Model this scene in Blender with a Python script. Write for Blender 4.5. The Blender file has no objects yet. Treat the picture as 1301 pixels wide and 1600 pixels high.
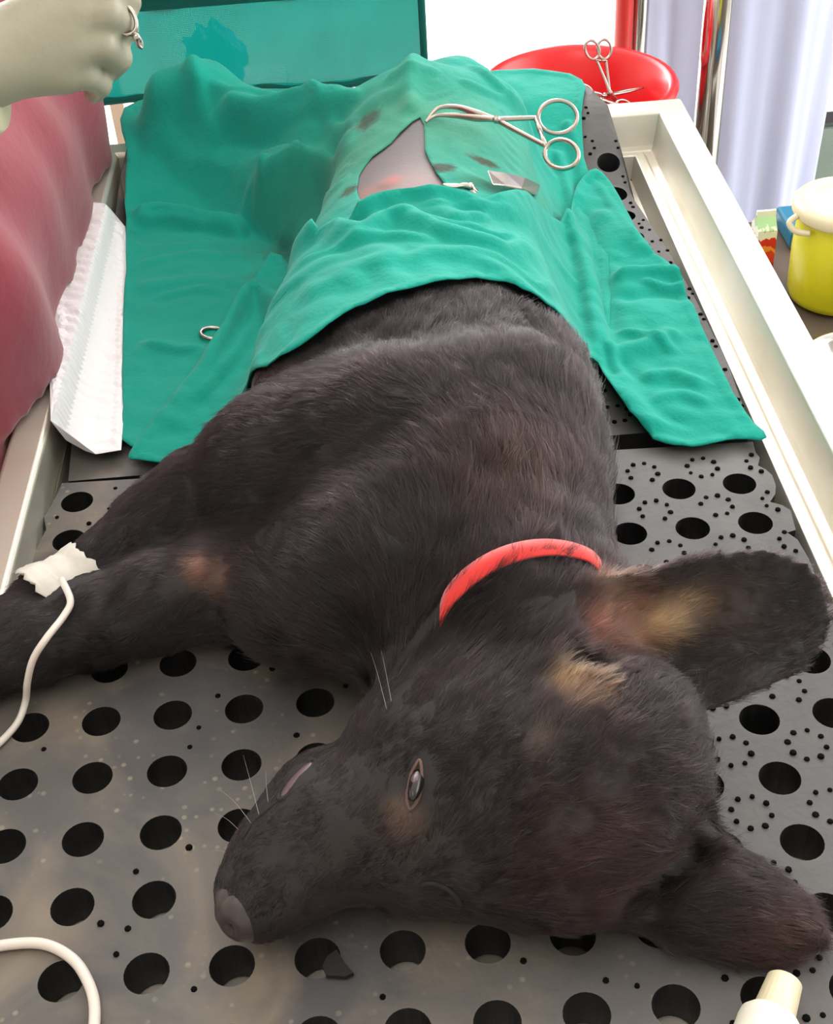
import bpy, math, random
import numpy as np
from mathutils import Vector, Matrix
from mathutils.geometry import delaunay_2d_cdt
import openvdb

random.seed(7)
rng = np.random.default_rng(7)
C = bpy.context.collection
SC = bpy.context.scene

# ------------------------------------------------------------------ camera, world, lights, exposure
# metres; z = 0 is the top of the rubber mat, +y runs away from the viewer along the table
CAM_R = np.array([[0.99632451, -0.06484048, -0.05597489],
                  [-0.08448431, -0.63598291, -0.76706463],
                  [0.01413777, 0.76897429, -0.63912336]])
CAM_C = np.array([-0.00115578, -0.61516848, 0.62257385])
FPX = 2070.0
cam_d = bpy.data.cameras.new('camera'); cam = bpy.data.objects.new('camera', cam_d); C.objects.link(cam)
m3 = np.array([CAM_R[0], -CAM_R[1], -CAM_R[2]]).T
M = Matrix.Identity(4)
for i in range(3):
    for j in range(3): M[i][j] = float(m3[i, j])
    M[i][3] = float(CAM_C[i])
cam.matrix_world = M
cam_d.sensor_fit = 'VERTICAL'; cam_d.sensor_height = 24; cam_d.lens = FPX/1600*24
cam_d.clip_start = .02; cam_d.clip_end = 60
SC.camera = cam

SC.view_settings.view_transform = 'Standard'; SC.view_settings.look = 'None'
SC.view_settings.gamma = 1; SC.view_settings.use_curve_mapping = False
SC.view_settings.exposure = 0.8

w = bpy.data.worlds.new('sky'); SC.world = w; w.use_nodes = True
bg = w.node_tree.nodes['Background']; bg.inputs[0].default_value = (.98, .99, 1, 1); bg.inputs[1].default_value = 1.2

def light(name, kind, loc, rot, energy, size=None, size_y=None, color=(1, 1, 1)):
    d = bpy.data.lights.new(name, kind); d.energy = energy; d.color = color
    if kind == 'AREA':
        d.shape = 'RECTANGLE'; d.size = size; d.size_y = size_y or size
    o = bpy.data.objects.new(name, d); C.objects.link(o); o.location = loc; o.rotation_euler = rot
    return o
R90 = math.pi/2
# daylight entering through the open far side and the right-hand window; ceiling light added as fill
light('daylight_far', 'AREA', (0.2, 3.3, 1.0), (math.radians(-68), 0, 0), 130, 3.2, 2.0, (1, .99, .98))
light('daylight_right', 'AREA', (2.1, .7, .9), (0, math.radians(62), 0), 22, 1.4, 1.8, (1, .98, .97))
light('ceiling_fill', 'AREA', (-.2, -.5, 1.75), (math.radians(8), 0, 0), 5, 1.0, 1.0, (1, .95, .9))
sun = light('sun', 'SUN', (0, 5, 5), (math.radians(-38), math.radians(12), 0), 2.0, color=(1, .97, .9)); sun.data.angle = .03

# ------------------------------------------------------------------ helpers
def ray(x, y): return CAM_R.T @ np.array([(x-650.5)/FPX, (y-800)/FPX, 1.])
def proj(p): c = CAM_R@(np.asarray(p)-CAM_C); return 650.5+FPX*c[0]/c[2], 800+FPX*c[1]/c[2]
def U(x, y, z=0.):                # point of the place at height z that the photo shows at x, y
    d = ray(x, y); return CAM_C + d*(z-CAM_C[2])/d[2]
def UY(x, y, Y):                  # the same at depth y = Y
    d = ray(x, y); return CAM_C + d*(Y-CAM_C[1])/d[1]
def UD(x, y, D):                  # the same at distance D
    d = ray(x, y); return CAM_C + d/np.linalg.norm(d)*D

def tag(o, label=None, cat=None, group=None, kind=None):
    if label: o['label'] = label
    if cat: o['category'] = cat
    if group: o['group'] = group
    if kind: o['kind'] = kind
    return o
def empty(name, loc, label=None, cat=None, group=None):
    o = bpy.data.objects.new(name, None); C.objects.link(o); o.location = loc; o.empty_display_size = .02
    return tag(o, label, cat, group)
def mesh(name, V, F, mat, parent=None, smooth=True):
    V = np.asarray(V, float)
    if parent is not None: V = V - np.array(parent.location)
    me = bpy.data.meshes.new(name); me.from_pydata(V.tolist(), [], [tuple(int(i) for i in f) for f in F]); me.update()
    if smooth: me.polygons.foreach_set('use_smooth', [True]*len(me.polygons))
    if mat: me.materials.append(mat)
    o = bpy.data.objects.new(name, me); C.objects.link(o)
    if parent is not None: o.parent = parent
    return o
def fixn(o):
    import bmesh
    b = bmesh.new(); b.from_mesh(o.data); bmesh.ops.recalc_face_normals(b, faces=b.faces); b.to_mesh(o.data); b.free(); return o

class MB:
    def __init__(s): s.V = []; s.F = []
    def add(s, V, F):
        k = len(s.V); s.V += [tuple(v) for v in V]; s.F += [tuple(i+k for i in f) for f in F]; return s
    def box(s, a, b):
        x0, y0, z0 = a; x1, y1, z1 = b
        V = [(x0,y0,z0),(x1,y0,z0),(x1,y1,z0),(x0,y1,z0),(x0,y0,z1),(x1,y0,z1),(x1,y1,z1),(x0,y1,z1)]
        return s.add(V, [(0,3,2,1),(4,5,6,7),(0,1,5,4),(1,2,6,5),(2,3,7,6),(3,0,4,7)])
    def tube(s, P, r, n=12, closed=False, flat=1., up=None):
        P = np.asarray(P, float); N = len(P); r = np.broadcast_to(np.asarray(r, float), (N,))
        T = np.gradient(P, axis=0) if not closed else np.roll(P, -1, 0)-np.roll(P, 1, 0)
        T /= np.linalg.norm(T, axis=1)[:, None]+1e-12
        a = np.array(up if up is not None else (0, 0, 1.), float)
        if abs(T[0] @ a) > .95: a = np.array([1., 0, 0])
        V = []; u = a - T[0]*(a @ T[0]); u /= np.linalg.norm(u)
        for i in range(N):
            u = u - T[i]*(u @ T[i]); u /= np.linalg.norm(u); v = np.cross(T[i], u)
            for k in range(n):
                t = 2*math.pi*k/n; V.append(P[i] + r[i]*(math.cos(t)*u*flat + math.sin(t)*v))
        F = []
        for i in range(N if closed else N-1):
            j = (i+1) % N
            for k in range(n): F.append((i*n+k, i*n+(k+1) % n, j*n+(k+1) % n, j*n+k))
        if not closed: F += [tuple(range(n))[::-1], tuple((N-1)*n+k for k in range(n))]
        return s.add(V, F)
    def lathe(s, prof, c=(0, 0, 0), axis=(0, 0, 1), n=48, rib=None):
        ax = np.array(axis, float); ax /= np.linalg.norm(ax)
        u = np.cross(ax, (0, 1, 0) if abs(ax[1]) < .9 else (1, 0, 0)); u /= np.linalg.norm(u); v = np.cross(ax, u)
        V = []
        for r, h in prof:
            for k in range(n):
                t = 2*math.pi*k/n; rr = r*(1+(rib(h, k) if rib else 0))
                V.append(np.array(c)+ax*h+rr*(math.cos(t)*u+math.sin(t)*v))
        F = []
        for i in range(len(prof)-1):
            for k in range(n): F.append((i*n+k, i*n+(k+1) % n, (i+1)*n+(k+1) % n, (i+1)*n+k))
        F += [tuple(range(n))[::-1], tuple((len(prof)-1)*n+k for k in range(n))]
        return s.add(V, F)
    def build(s, name, mat, parent=None, smooth=True, bevel=0):
        o = mesh(name, s.V, s.F, mat, parent, smooth)
        if bevel:
            b = o.modifiers.new('b', 'BEVEL'); b.width = bevel; b.segments = 2; b.limit_method = 'ANGLE'
        return o
def crom(P, k=8, closed=False):
    P = np.asarray(P, float); n = len(P); out = []
    for i in range(n if closed else n-1):
        if closed: p0, p1, p2, p3 = P[(i-1) % n], P[i], P[(i+1) % n], P[(i+2) % n]
        else: p0, p1, p2, p3 = P[max(i-1, 0)], P[i], P[i+1], P[min(i+2, n-1)]
        for t in np.arange(k)/k:
            out.append(.5*((2*p1)+(-p0+p2)*t+(2*p0-5*p1+4*p2-p3)*t*t+(-p0+3*p1-3*p2+p3)*t**3))
    if not closed: out.append(P[-1])
    return np.array(out)

# ------------------------------------------------------------------ materials
def lin(c):
    return tuple(((v/255)/12.92 if v/255 <= .04045 else ((v/255+.055)/1.055)**2.4) for v in c)+(1,)
def mat(name, col, rough=.5, metal=0, spec=.5, bump=None, mottle=None, sheen=0, sss=0, coat=0, trans=0):
    m = bpy.data.materials.new(name); m.use_nodes = True; nt = m.node_tree; p = nt.nodes['Principled BSDF']
    p.inputs['Base Color'].default_value = lin(col) if max(col) > 1 else tuple(col)+(1,)
    p.inputs['Roughness'].default_value = rough; p.inputs['Metallic'].default_value = metal
    p.inputs['Specular IOR Level'].default_value = spec; p.inputs['Sheen Weight'].default_value = sheen
    p.inputs['Coat Weight'].default_value = coat; p.inputs['Transmission Weight'].default_value = trans
    if sss: p.inputs['Subsurface Weight'].default_value = sss; p.inputs['Subsurface Scale'].default_value = .01
    tc = nt.nodes.new('ShaderNodeTexCoord')
    if mottle:                     # (other colour, scale, amount)
        nz = nt.nodes.new('ShaderNodeTexNoise'); nz.inputs['Scale'].default_value = mottle[1]; nz.inputs['Detail'].default_value = 6
        cr = nt.nodes.new('ShaderNodeValToRGB'); cr.color_ramp.elements[0].position = .5-mottle[2]; cr.color_ramp.elements[1].position = .5+mottle[2]
        cr.color_ramp.elements[0].color = lin(col); cr.color_ramp.elements[1].color = lin(mottle[0])
        nt.links.new(tc.outputs['Object'], nz.inputs['Vector']); nt.links.new(nz.outputs[0], cr.inputs[0]); nt.links.new(cr.outputs[0], p.inputs['Base Color'])
    if bump:                       # (scale, strength, distance)
        nz = nt.nodes.new('ShaderNodeTexNoise'); nz.inputs['Scale'].default_value = bump[0]; nz.inputs['Detail'].default_value = 5
        b = nt.nodes.new('ShaderNodeBump'); b.inputs['Strength'].default_value = bump[1]; b.inputs['Distance'].default_value = bump[2]
        nt.links.new(tc.outputs['Object'], nz.inputs['Vector']); nt.links.new(nz.outputs[0], b.inputs['Height']); nt.links.new(b.outputs[0], p.inputs['Normal'])
    return m

STEEL = mat('brushed_steel', (226, 222, 214), .42, .7, bump=(18, .08, .003), mottle=((210, 202, 186), 9, .2))
INSTR = mat('instrument_steel', (176, 168, 160), .27, 1)
CHROME = mat('pole_steel', (190, 188, 184), .12, 1)
TILE = mat('pale_floor', (226, 224, 220), .35, mottle=((208, 205, 200), 3, .2))
WALL = mat('wall_paint', (205, 203, 196), .8, bump=(60, .1, .002))
CEIL = mat('ceiling_paint', (225, 223, 218), .9)
PAPER = mat('paper', (232, 228, 232), .6, bump=(30, .3, .003))
REDPL = mat('red_plastic', (214, 26, 34), .3)
YELPL = mat('yellow_plastic', (214, 208, 22), .35, sss=.1, mottle=((196, 190, 26), 8, .2))
CREAM = mat('cream_plastic', (214, 202, 170), .4)
WHPL = mat('white_plastic', (226, 222, 208), .35, sss=.15)
TUBEM = mat('soft_tubing', (214, 206, 198), .3, sss=.3)
TAPE = mat('paper_tape', (206, 200, 192), .75, bump=(400, .25, .0004), mottle=((190, 186, 176), 60, .1))
COATM = mat('white_coat_cotton', (182, 188, 216), .85, bump=(500, .2, .0005), sheen=.2)
PINK = mat('pink_scrub_cotton', (138, 40, 62), .85, bump=(60, .3, .003), sheen=.25, mottle=((122, 26, 44), 5, .3))
GLOVE = mat('latex_glove', (150, 146, 128), .45, bump=(90, .25, .002), sss=.1)
SKIN = mat('skin', (150, 104, 82), .5, sss=.2)
TROUSER = mat('dark_trousers', (40, 38, 58), .8)
COUNTER = mat('brown_laminate', (92, 78, 66), .5, mottle=((76, 66, 58), 12, .2))
GREYGREEN = mat('green_grey_laminate', (128, 142, 128), .5, mottle=((112, 128, 116), 8, .2))
TEAL = mat('teal_plastic', (0, 112, 150), .4)
DARK = mat('dark_frame', (46, 44, 52), .5)
REDMETAL = mat('red_painted_metal', (196, 44, 40), .35)
COLLAR = mat('red_collar_webbing', (206, 34, 28), .7, bump=(600, .3, .0005), sheen=.3)
BLUEBAG = mat('blue_plastic_bag', (10, 110, 240), .4, bump=(25, .6, .01))
SHAVED = mat('clipped_skin', (150, 132, 132), .6, mottle=((112, 98, 104), 22, .3), bump=(300, .3, .001))

def cloth_mat(name, base, stain=None, blood=(), translucent=False):
    m = bpy.data.materials.new(name); m.use_nodes = True; nt = m.node_tree; L = nt.links; p = nt.nodes['Principled BSDF']
    p.inputs['Roughness'].default_value = .85; p.inputs['Sheen Weight'].default_value = .12; p.inputs['Specular IOR Level'].default_value = .2
    tc = nt.nodes.new('ShaderNodeTexCoord'); N = nt.nodes
    nz = N.new('ShaderNodeTexNoise'); nz.inputs['Scale'].default_value = 14; nz.inputs['Detail'].default_value = 6; L.new(tc.outputs['Object'], nz.inputs['Vector'])
    mx = N.new('ShaderNodeMix'); mx.data_type = 'RGBA'; mx.inputs[6].default_value = lin(base); mx.inputs[7].default_value = lin([v*.86 for v in base])
    L.new(nz.outputs[0], mx.inputs[0]); cur = mx.outputs[2]
    def spot(c, r, col, soft, wob=.6, k=1.):
        nonlocal cur
        mp = N.new('ShaderNodeMapping'); mp.vector_type = 'POINT'
        mp.inputs['Location'].default_value = (-c[0]/r[0], -c[1]/r[1], 0); mp.inputs['Scale'].default_value = (1/r[0], 1/r[1], 0)
        n2 = N.new('ShaderNodeTexNoise'); n2.inputs['Scale'].default_value = 1.6; n2.inputs['Detail'].default_value = 4
        L.new(tc.outputs['Object'], mp.inputs[0]); L.new(mp.outputs[0], n2.inputs['Vector'])
        ln = N.new('ShaderNodeVectorMath'); ln.operation = 'LENGTH'; L.new(mp.outputs[0], ln.inputs[0])
        a = N.new('ShaderNodeMath'); a.operation = 'MULTIPLY_ADD'; L.new(n2.outputs[0], a.inputs[0]); a.inputs[1].default_value = wob*2; a.inputs[2].default_value = -wob
        b = N.new('ShaderNodeMath'); b.operation = 'ADD'; L.new(ln.outputs[1], b.inputs[0]); L.new(a.outputs[0], b.inputs[1])
        mr = N.new('ShaderNodeMapRange'); L.new(b.outputs[0], mr.inputs[0])
        mr.inputs[1].default_value = 1-soft; mr.inputs[2].default_value = 1.; mr.inputs[3].default_value = k; mr.inputs[4].default_value = 0; mr.clamp = True
        x = N.new('ShaderNodeMix'); x.data_type = 'RGBA'; L.new(mr.outputs[0], x.inputs[0]); L.new(cur, x.inputs[6]); x.inputs[7].default_value = lin(col); cur = x.outputs[2]
    for s in (stain or []): spot(*s)
    for s in blood: spot(*s)
    L.new(cur, p.inputs['Base Color'])
    wv = N.new('ShaderNodeTexNoise'); wv.inputs['Scale'].default_value = 300; wv.inputs['Detail'].default_value = 3; L.new(tc.outputs['Object'], wv.inputs['Vector'])
    wr = N.new('ShaderNodeTexNoise'); wr.inputs['Scale'].default_value = 26; wr.inputs['Detail'].default_value = 5; wr.inputs['Distortion'].default_value = .8; L.new(tc.outputs['Object'], wr.inputs['Vector'])
    b1 = N.new('ShaderNodeBump'); b1.inputs['Strength'].default_value = .35; b1.inputs['Distance'].default_value = .006; L.new(wr.outputs[0], b1.inputs['Height'])
    b2 = N.new('ShaderNodeBump'); b2.inputs['Strength'].default_value = .45; b2.inputs['Distance'].default_value = .001; L.new(wv.outputs[0], b2.inputs['Height']); L.new(b1.outputs[0], b2.inputs['Normal'])
    L.new(b2.outputs[0], p.inputs['Normal'])
    tr = N.new('ShaderNodeBsdfTranslucent'); L.new(cur, tr.inputs[0]); ms = N.new('ShaderNodeMixShader'); ms.inputs[0].default_value = .55 if translucent else .22
    L.new(p.outputs[0], ms.inputs[1]); L.new(tr.outputs[0], ms.inputs[2]); out = N['Material Output']; last = ms.outputs[0]
    if translucent:
        tp = N.new('ShaderNodeBsdfTransparent'); m2 = N.new('ShaderNodeMixShader')
        wx = N.new('ShaderNodeTexWave'); wx.inputs['Scale'].default_value = 150; wx.inputs['Distortion'].default_value = 3; wx.bands_direction = 'X'
        wz = N.new('ShaderNodeTexWave'); wz.inputs['Scale'].default_value = 150; wz.inputs['Distortion'].default_value = 3; wz.bands_direction = 'Z'
        L.new(tc.outputs['Object'], wx.inputs['Vector']); L.new(tc.outputs['Object'], wz.inputs['Vector'])
        mm = N.new('ShaderNodeMath'); mm.operation = 'MULTIPLY'; L.new(wx.outputs[1], mm.inputs[0]); L.new(wz.outputs[1], mm.inputs[1])
        md = N.new('ShaderNodeMath'); md.operation = 'MULTIPLY_ADD'; L.new(mm.outputs[0], md.inputs[0]); md.inputs[1].default_value = .07; md.inputs[2].default_value = 0
        L.new(md.outputs[0], m2.inputs[0]); L.new(last, m2.inputs[1]); L.new(tp.outputs[0], m2.inputs[2]); last = m2.outputs[0]
    L.new(last, out.inputs[0])
    return m

def rubber_mat():
    m = bpy.data.materials.new('worn_rubber'); m.use_nodes = True; nt = m.node_tree; L = nt.links; N = nt.nodes; p = N['Principled BSDF']
    tc = N.new('ShaderNodeTexCoord')
    def noise(s, d=6, w=0):
        n = N.new('ShaderNodeTexNoise'); n.inputs['Scale'].default_value = s; n.inputs['Detail'].default_value = d; n.inputs['Distortion'].default_value = w; L.new(tc.outputs['Object'], n.inputs['Vector']); return n.outputs[0]
    def ramp(f, a, b, ca, cb):
        r = N.new('ShaderNodeValToRGB'); r.color_ramp.elements[0].position = a; r.color_ramp.elements[1].position = b; r.color_ramp.elements[0].color = ca; r.color_ramp.elements[1].color = cb; L.new(f, r.inputs[0]); return r.outputs[0]
    W0 = (0, 0, 0, 1); W1 = (1, 1, 1, 1)
    base = ramp(noise(9), .35, .65, lin((66, 64, 66)), lin((88, 85, 84)))
    sep = N.new('ShaderNodeSeparateXYZ'); L.new(tc.outputs['Object'], sep.inputs[0])
    mr = N.new('ShaderNodeMapRange'); L.new(sep.outputs[0], mr.inputs[0]); mr.inputs[1].default_value = .16; mr.inputs[2].default_value = -.02
    tan = ramp(noise(11, 9, .9), .44, .72, W0, W1)          # dried brown soiling, on the worn left and front part
    mu = N.new('ShaderNodeMath'); mu.operation = 'MULTIPLY'; L.new(tan, mu.inputs[0]); L.new(mr.outputs[0], mu.inputs[1])
    m2 = N.new('ShaderNodeMath'); m2.operation = 'MULTIPLY'; L.new(mu.outputs[0], m2.inputs[0]); m2.inputs[1].default_value = .85
    x = N.new('ShaderNodeMix'); x.data_type = 'RGBA'; L.new(m2.outputs[0], x.inputs[0]); L.new(base, x.inputs[6]); x.inputs[7].default_value = lin((122, 110, 96))
    vo = N.new('ShaderNodeTexVoronoi'); vo.inputs['Scale'].default_value = 110; L.new(tc.outputs['Object'], vo.inputs['Vector'])
    ring = N.new('ShaderNodeMapRange'); L.new(vo.outputs['Distance'], ring.inputs[0]); ring.inputs[1].default_value = .22; ring.inputs[2].default_value = .12
    sp = ramp(noise(24, 4, 1), .48, .6, W0, W1)
    m3_ = N.new('ShaderNodeMath'); m3_.operation = 'MULTIPLY'; L.new(ring.outputs[0], m3_.inputs[0]); L.new(sp, m3_.inputs[1])
    m4 = N.new('ShaderNodeMath'); m4.operation = 'MULTIPLY'; L.new(m3_.outputs[0], m4.inputs[0]); L.new(mr.outputs[0], m4.inputs[1])
    m5 = N.new('ShaderNodeMath'); m5.operation = 'MULTIPLY'; L.new(m4.outputs[0], m5.inputs[0]); m5.inputs[1].default_value = .55
    y = N.new('ShaderNodeMix'); y.data_type = 'RGBA'; L.new(m5.outputs[0], y.inputs[0]); L.new(x.outputs[2], y.inputs[6]); y.inputs[7].default_value = lin((150, 138, 120))
    L.new(y.outputs[2], p.inputs['Base Color'])
    rr = N.new('ShaderNodeMapRange'); L.new(noise(16), rr.inputs[0]); rr.inputs[3].default_value = .38; rr.inputs[4].default_value = .68; L.new(rr.outputs[0], p.inputs['Roughness'])
    b = N.new('ShaderNodeBump'); b.inputs['Strength'].default_value = .3; b.inputs['Distance'].default_value = .0012; L.new(noise(150, 5), b.inputs['Height']); L.new(b.outputs[0], p.inputs['Normal'])
    return m
RUBBER = rubber_mat()
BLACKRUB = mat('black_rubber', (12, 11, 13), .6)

STUDM = mat('stud_rubber', (8, 8, 9), .95, spec=.1)

# ------------------------------------------------------------------ the room
FLOOR_Z = -.87
def struct(name, a, b, m):
    return tag(MB().box(a, b).build(name, m, smooth=False), kind='structure')
struct('floor', (-2.2, -2.2, FLOOR_Z-.1), (2.6, 6.5, FLOOR_Z), TILE)
struct('wall_left', (-2.3, -2.2, FLOOR_Z), (-2.2, 2.6, 1.9), WALL)
struct('wall_near', (-2.2, -2.3, FLOOR_Z), (2.6, -2.2, 1.9), WALL)
struct('ceiling', (-2.2, -2.2, 1.9), (2.6, 2.6, 2.0), CEIL)
mb = MB(); mb.box((2.6, -2.2, FLOOR_Z), (2.7, -.6, 1.9)); mb.box((2.6, 1.9, FLOOR_Z), (2.7, 2.6, 1.9)); mb.box((2.6, -.6, FLOOR_Z), (2.7, 1.9, 0)); mb.box((2.6, -.6, 1.6), (2.7, 1.9, 1.9))
tag(mb.build('wall_right', WALL, smooth=False), kind='structure')

# ------------------------------------------------------------------ steel examination table
XL, XR, YF, YN = -.296, .345, .765, -.62     # outer faces of the raised rim
table = empty('examination_table', (0, .1, FLOOR_Z), 'stainless steel examination table with raised rim and gutter, under the rubber mats', 'table')
prof = [(0, -.065), (0, .027), (.003, .030), (.026, .030), (.030, .027), (.036, -.006), (.038, -.0115), (.046, -.0125), (.050, -.006), (.0605, -.005), (.064, -.0315)]
V = []; F = []
k = len(prof)
left_d = [0, 0, .003, .026, .029]+[.0300+.0006*i for i in range(6)]       # the mat lies hard against the left wall
corners = [(XL, YN, 1, 1), (XR, YN, -1, 1), (XR, YF, -1, -1), (XL, YF, 1, -1)]
for cx, cy, sx, sy in corners:
    for (d, z), dl in zip(prof, left_d): V.append((cx+sx*(dl if sx > 0 else d), cy+sy*d, z))
for c in range(4):
    n = (c+1) % 4
    for i in range(k-1): F.append((c*k+i, n*k+i, n*k+i+1, c*k+i+1))
F.append(tuple(c*k+k-1 for c in range(4)))
o = mesh('tray', V, F, STEEL, table, smooth=False)
b = o.modifiers.new('b', 'BEVEL'); b.width = .0012; b.segments = 2
for sx in (XL+.05, XR-.05):
    for sy in (YN+.06, YF-.06):
        MB().tube([(sx, sy, FLOOR_Z), (sx, sy, -.03)], .016, 16).build('leg', CHROME, table)
MB().box((XL+.04, YN+.05, -.6), (XR-.04, YF-.05, -.58)).build('shelf', STEEL, table, smooth=False)

# ------------------------------------------------------------------ rubber mats
PITCH = .045
def inside(P, poly):
    P = np.asarray(P); poly = np.asarray(poly); r = np.zeros(len(P), bool); n = len(poly)
    for i in range(n):
        a = poly[i]; b = poly[(i+1) % n]
        c = ((a[1] > P[:, 1]) != (b[1] > P[:, 1]))
        with np.errstate(divide='ignore', invalid='ignore'):
            r ^= c & (P[:, 0] < (b[0]-a[0])*(P[:, 1]-a[1])/(b[1]-a[1]+1e-15)+a[0])
    return r
def plate(name, outline, holes, hr, thick, zf, m, parent=None):
    pts = []; edges = []
    def loop(L):
        k = len(pts); n = len(L)
        pts.extend(L); edges.extend((k+i, k+(i+1) % n) for i in range(n)); return k, n
    loops = [loop([tuple(p) for p in outline])]
    n = 26
    holes = [h for h in holes if inside([h], outline)[0]]
    ring = lambda h, r: [(h[0]+r*math.cos(2*math.pi*i/n), h[1]+r*math.sin(2*math.pi*i/n)) for i in range(n)]
    ok = []
    ol = np.asarray(outline)
    for h in holes:
        if inside(ring(h, hr+.002), ol).all(): ok.append(h)
    for h in ok: loops.append(loop(ring(h, hr)))
    for h in ok:                                   # collar of points so the top stays clean round each hole
        pts.extend(p for p in ring(h, hr+.004) if inside([p], ol)[0])
    lo = ol.min(0); hi = ol.max(0)
    G = np.array([(x, y) for x in np.arange(lo[0], hi[0], .011) for y in np.arange(lo[1], hi[1], .011)])
    G = G[inside(G, ol)]
    hh = np.array(ok)
    G = G[(np.linalg.norm(G[:, None]-hh[None], axis=2) > hr+.007).all(1)]
    pts.extend(map(tuple, G))
    v, e, f, *_ = delaunay_2d_cdt([Vector(p) for p in pts], edges, [], 0, 1e-6)
    v = np.array([tuple(p) for p in v]); f = np.array([t for t in f if len(t) == 3])
    cen = v[f].mean(1); keep = inside(cen, ol) & (np.linalg.norm(cen[:, None]-hh[None], axis=2).min(1) > hr*.985)
    f = f[keep]
    a = v[f]; area = (a[:, 1, 0]-a[:, 0, 0])*(a[:, 2, 1]-a[:, 0, 1])-(a[:, 1, 1]-a[:, 0, 1])*(a[:, 2, 0]-a[:, 0, 0])
    f[area < 0] = f[area < 0][:, ::-1]
    V = [(x, y, zf(x, y)) for x, y in v]; F = [tuple(t) for t in f]; N0 = len(V)
    from collections import Counter
    cnt = Counter()
    for t in f:
        for i in range(3): cnt[(t[i], t[(i+1) % 3])] += 1
    be = [e for e in cnt if (e[1], e[0]) not in cnt]
    bv = {}
    def low(i, dz, s=None):
        key = (i, dz)
        if key not in bv: bv[key] = len(V); V.append((v[i][0], v[i][1], zf(*v[i])-dz))
        return bv[key]
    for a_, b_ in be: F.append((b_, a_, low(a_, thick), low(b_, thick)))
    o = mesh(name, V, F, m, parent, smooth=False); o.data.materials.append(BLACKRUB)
    o.data.polygons.foreach_set('material_index', [0]*len(f)+[1]*(len(F)-len(f)))  # clean black walls; the shade in the holes is partly put into this colour
    return fixn_flat(o), ok
def fixn_flat(o):
    b = o.modifiers.new('bevel', 'BEVEL'); b.width = .0009; b.segments = 2; b.limit_method = 'ANGLE'; b.angle_limit = math.radians(50)
    return o
def up(P, z=0): return [tuple(U(x, y, z)[:2]) for x, y in P]
right_edge = up([(1176, 690), (1180, 706), (1187, 715), (1184, 727), (1196, 733), (1206, 742), (1212, 758), (1211, 772), (1203, 784), (1222, 789), (1235, 797), (1243, 828), (1230, 832), (1246, 843), (1262, 870), (1292, 942)])
front_outline = [(-.258, .205), (-.262, .18), (-.266, .165), (-.262, .15), (-.268, .12), (-.266, -.42), (.29, -.42), (.288, -.1), (.2865, .0)] + right_edge[::-1]
front_outline = [p for p in front_outline]
holes = [(c*PITCH-.198, -r*PITCH) for c in range(-1, 11) for r in range(-5, 9)]
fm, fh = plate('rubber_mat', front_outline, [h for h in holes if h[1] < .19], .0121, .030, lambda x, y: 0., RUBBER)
tag(fm, 'worn black rubber mat with round holes, under the dog\'s head and front legs', 'mat')
def curl(x, y):
    t = min(max((y-.60)/.16, 0), 1); return .048*t*t*(3-2*t) - .004*(1-t)
rear_outline = [(-.255, .212), (-.262, .3), (-.258, .4), (-.262, .55), (-.259, .69), (-.25, .775), (-.1, .79), (.1, .79), (.238, .785), (.246, .76), (.258, .73), (.262, .68), (.264, .6), (.275, .5), (.281, .4), (.284, .3), (.28, .212)]
rh = [(c*PITCH-.203, .2178+k*.0440) for c in range(-1, 11) for k in range(0, 13)]
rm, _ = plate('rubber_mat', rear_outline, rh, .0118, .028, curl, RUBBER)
tag(rm, 'black rubber mat with round holes under the green drapes, curling up at the far end', 'mat')
mb = MB()
for obj_, o_list, rows, zf, pr in ((fm, fh, [( (c+.5)*PITCH-.198, -(r+.5)*PITCH) for c in range(-2, 11) for r in range(-5, 9)], lambda x, y: 0., None),
                                   (rm, rh, [((c+.5)*PITCH-.203, .2178+(k+.5)*.044) for c in range(-2, 11) for k in range(0, 12)], curl, None)):
    mb = MB(); ol = np.array(front_outline if obj_ is fm else rear_outline)
    for cx, cy in rows:
        for q in range(8):
            t = 2*math.pi*(q+.5)/8+.1; x = cx+.0112*math.cos(t); y = cy+.0112*math.sin(t)
            pr = .93 if cx > .14 else (.07 if cx < .1 else .4)
            if random.random() > pr or not inside([(x, y)], ol)[0]: continue
            h = .0014*random.uniform(.5, 1.1); r = .0019*random.uniform(.75, 1.1); z = zf(x, y)
            mb.lathe([(r*1.1, -.0004), (r, h*.8), (r*.6, h)], (x, y, z), n=7)
    s = mb.build('stud', STUDM, obj_); tag(s, 'small black studs in rings of eight', kind='stuff')

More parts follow.
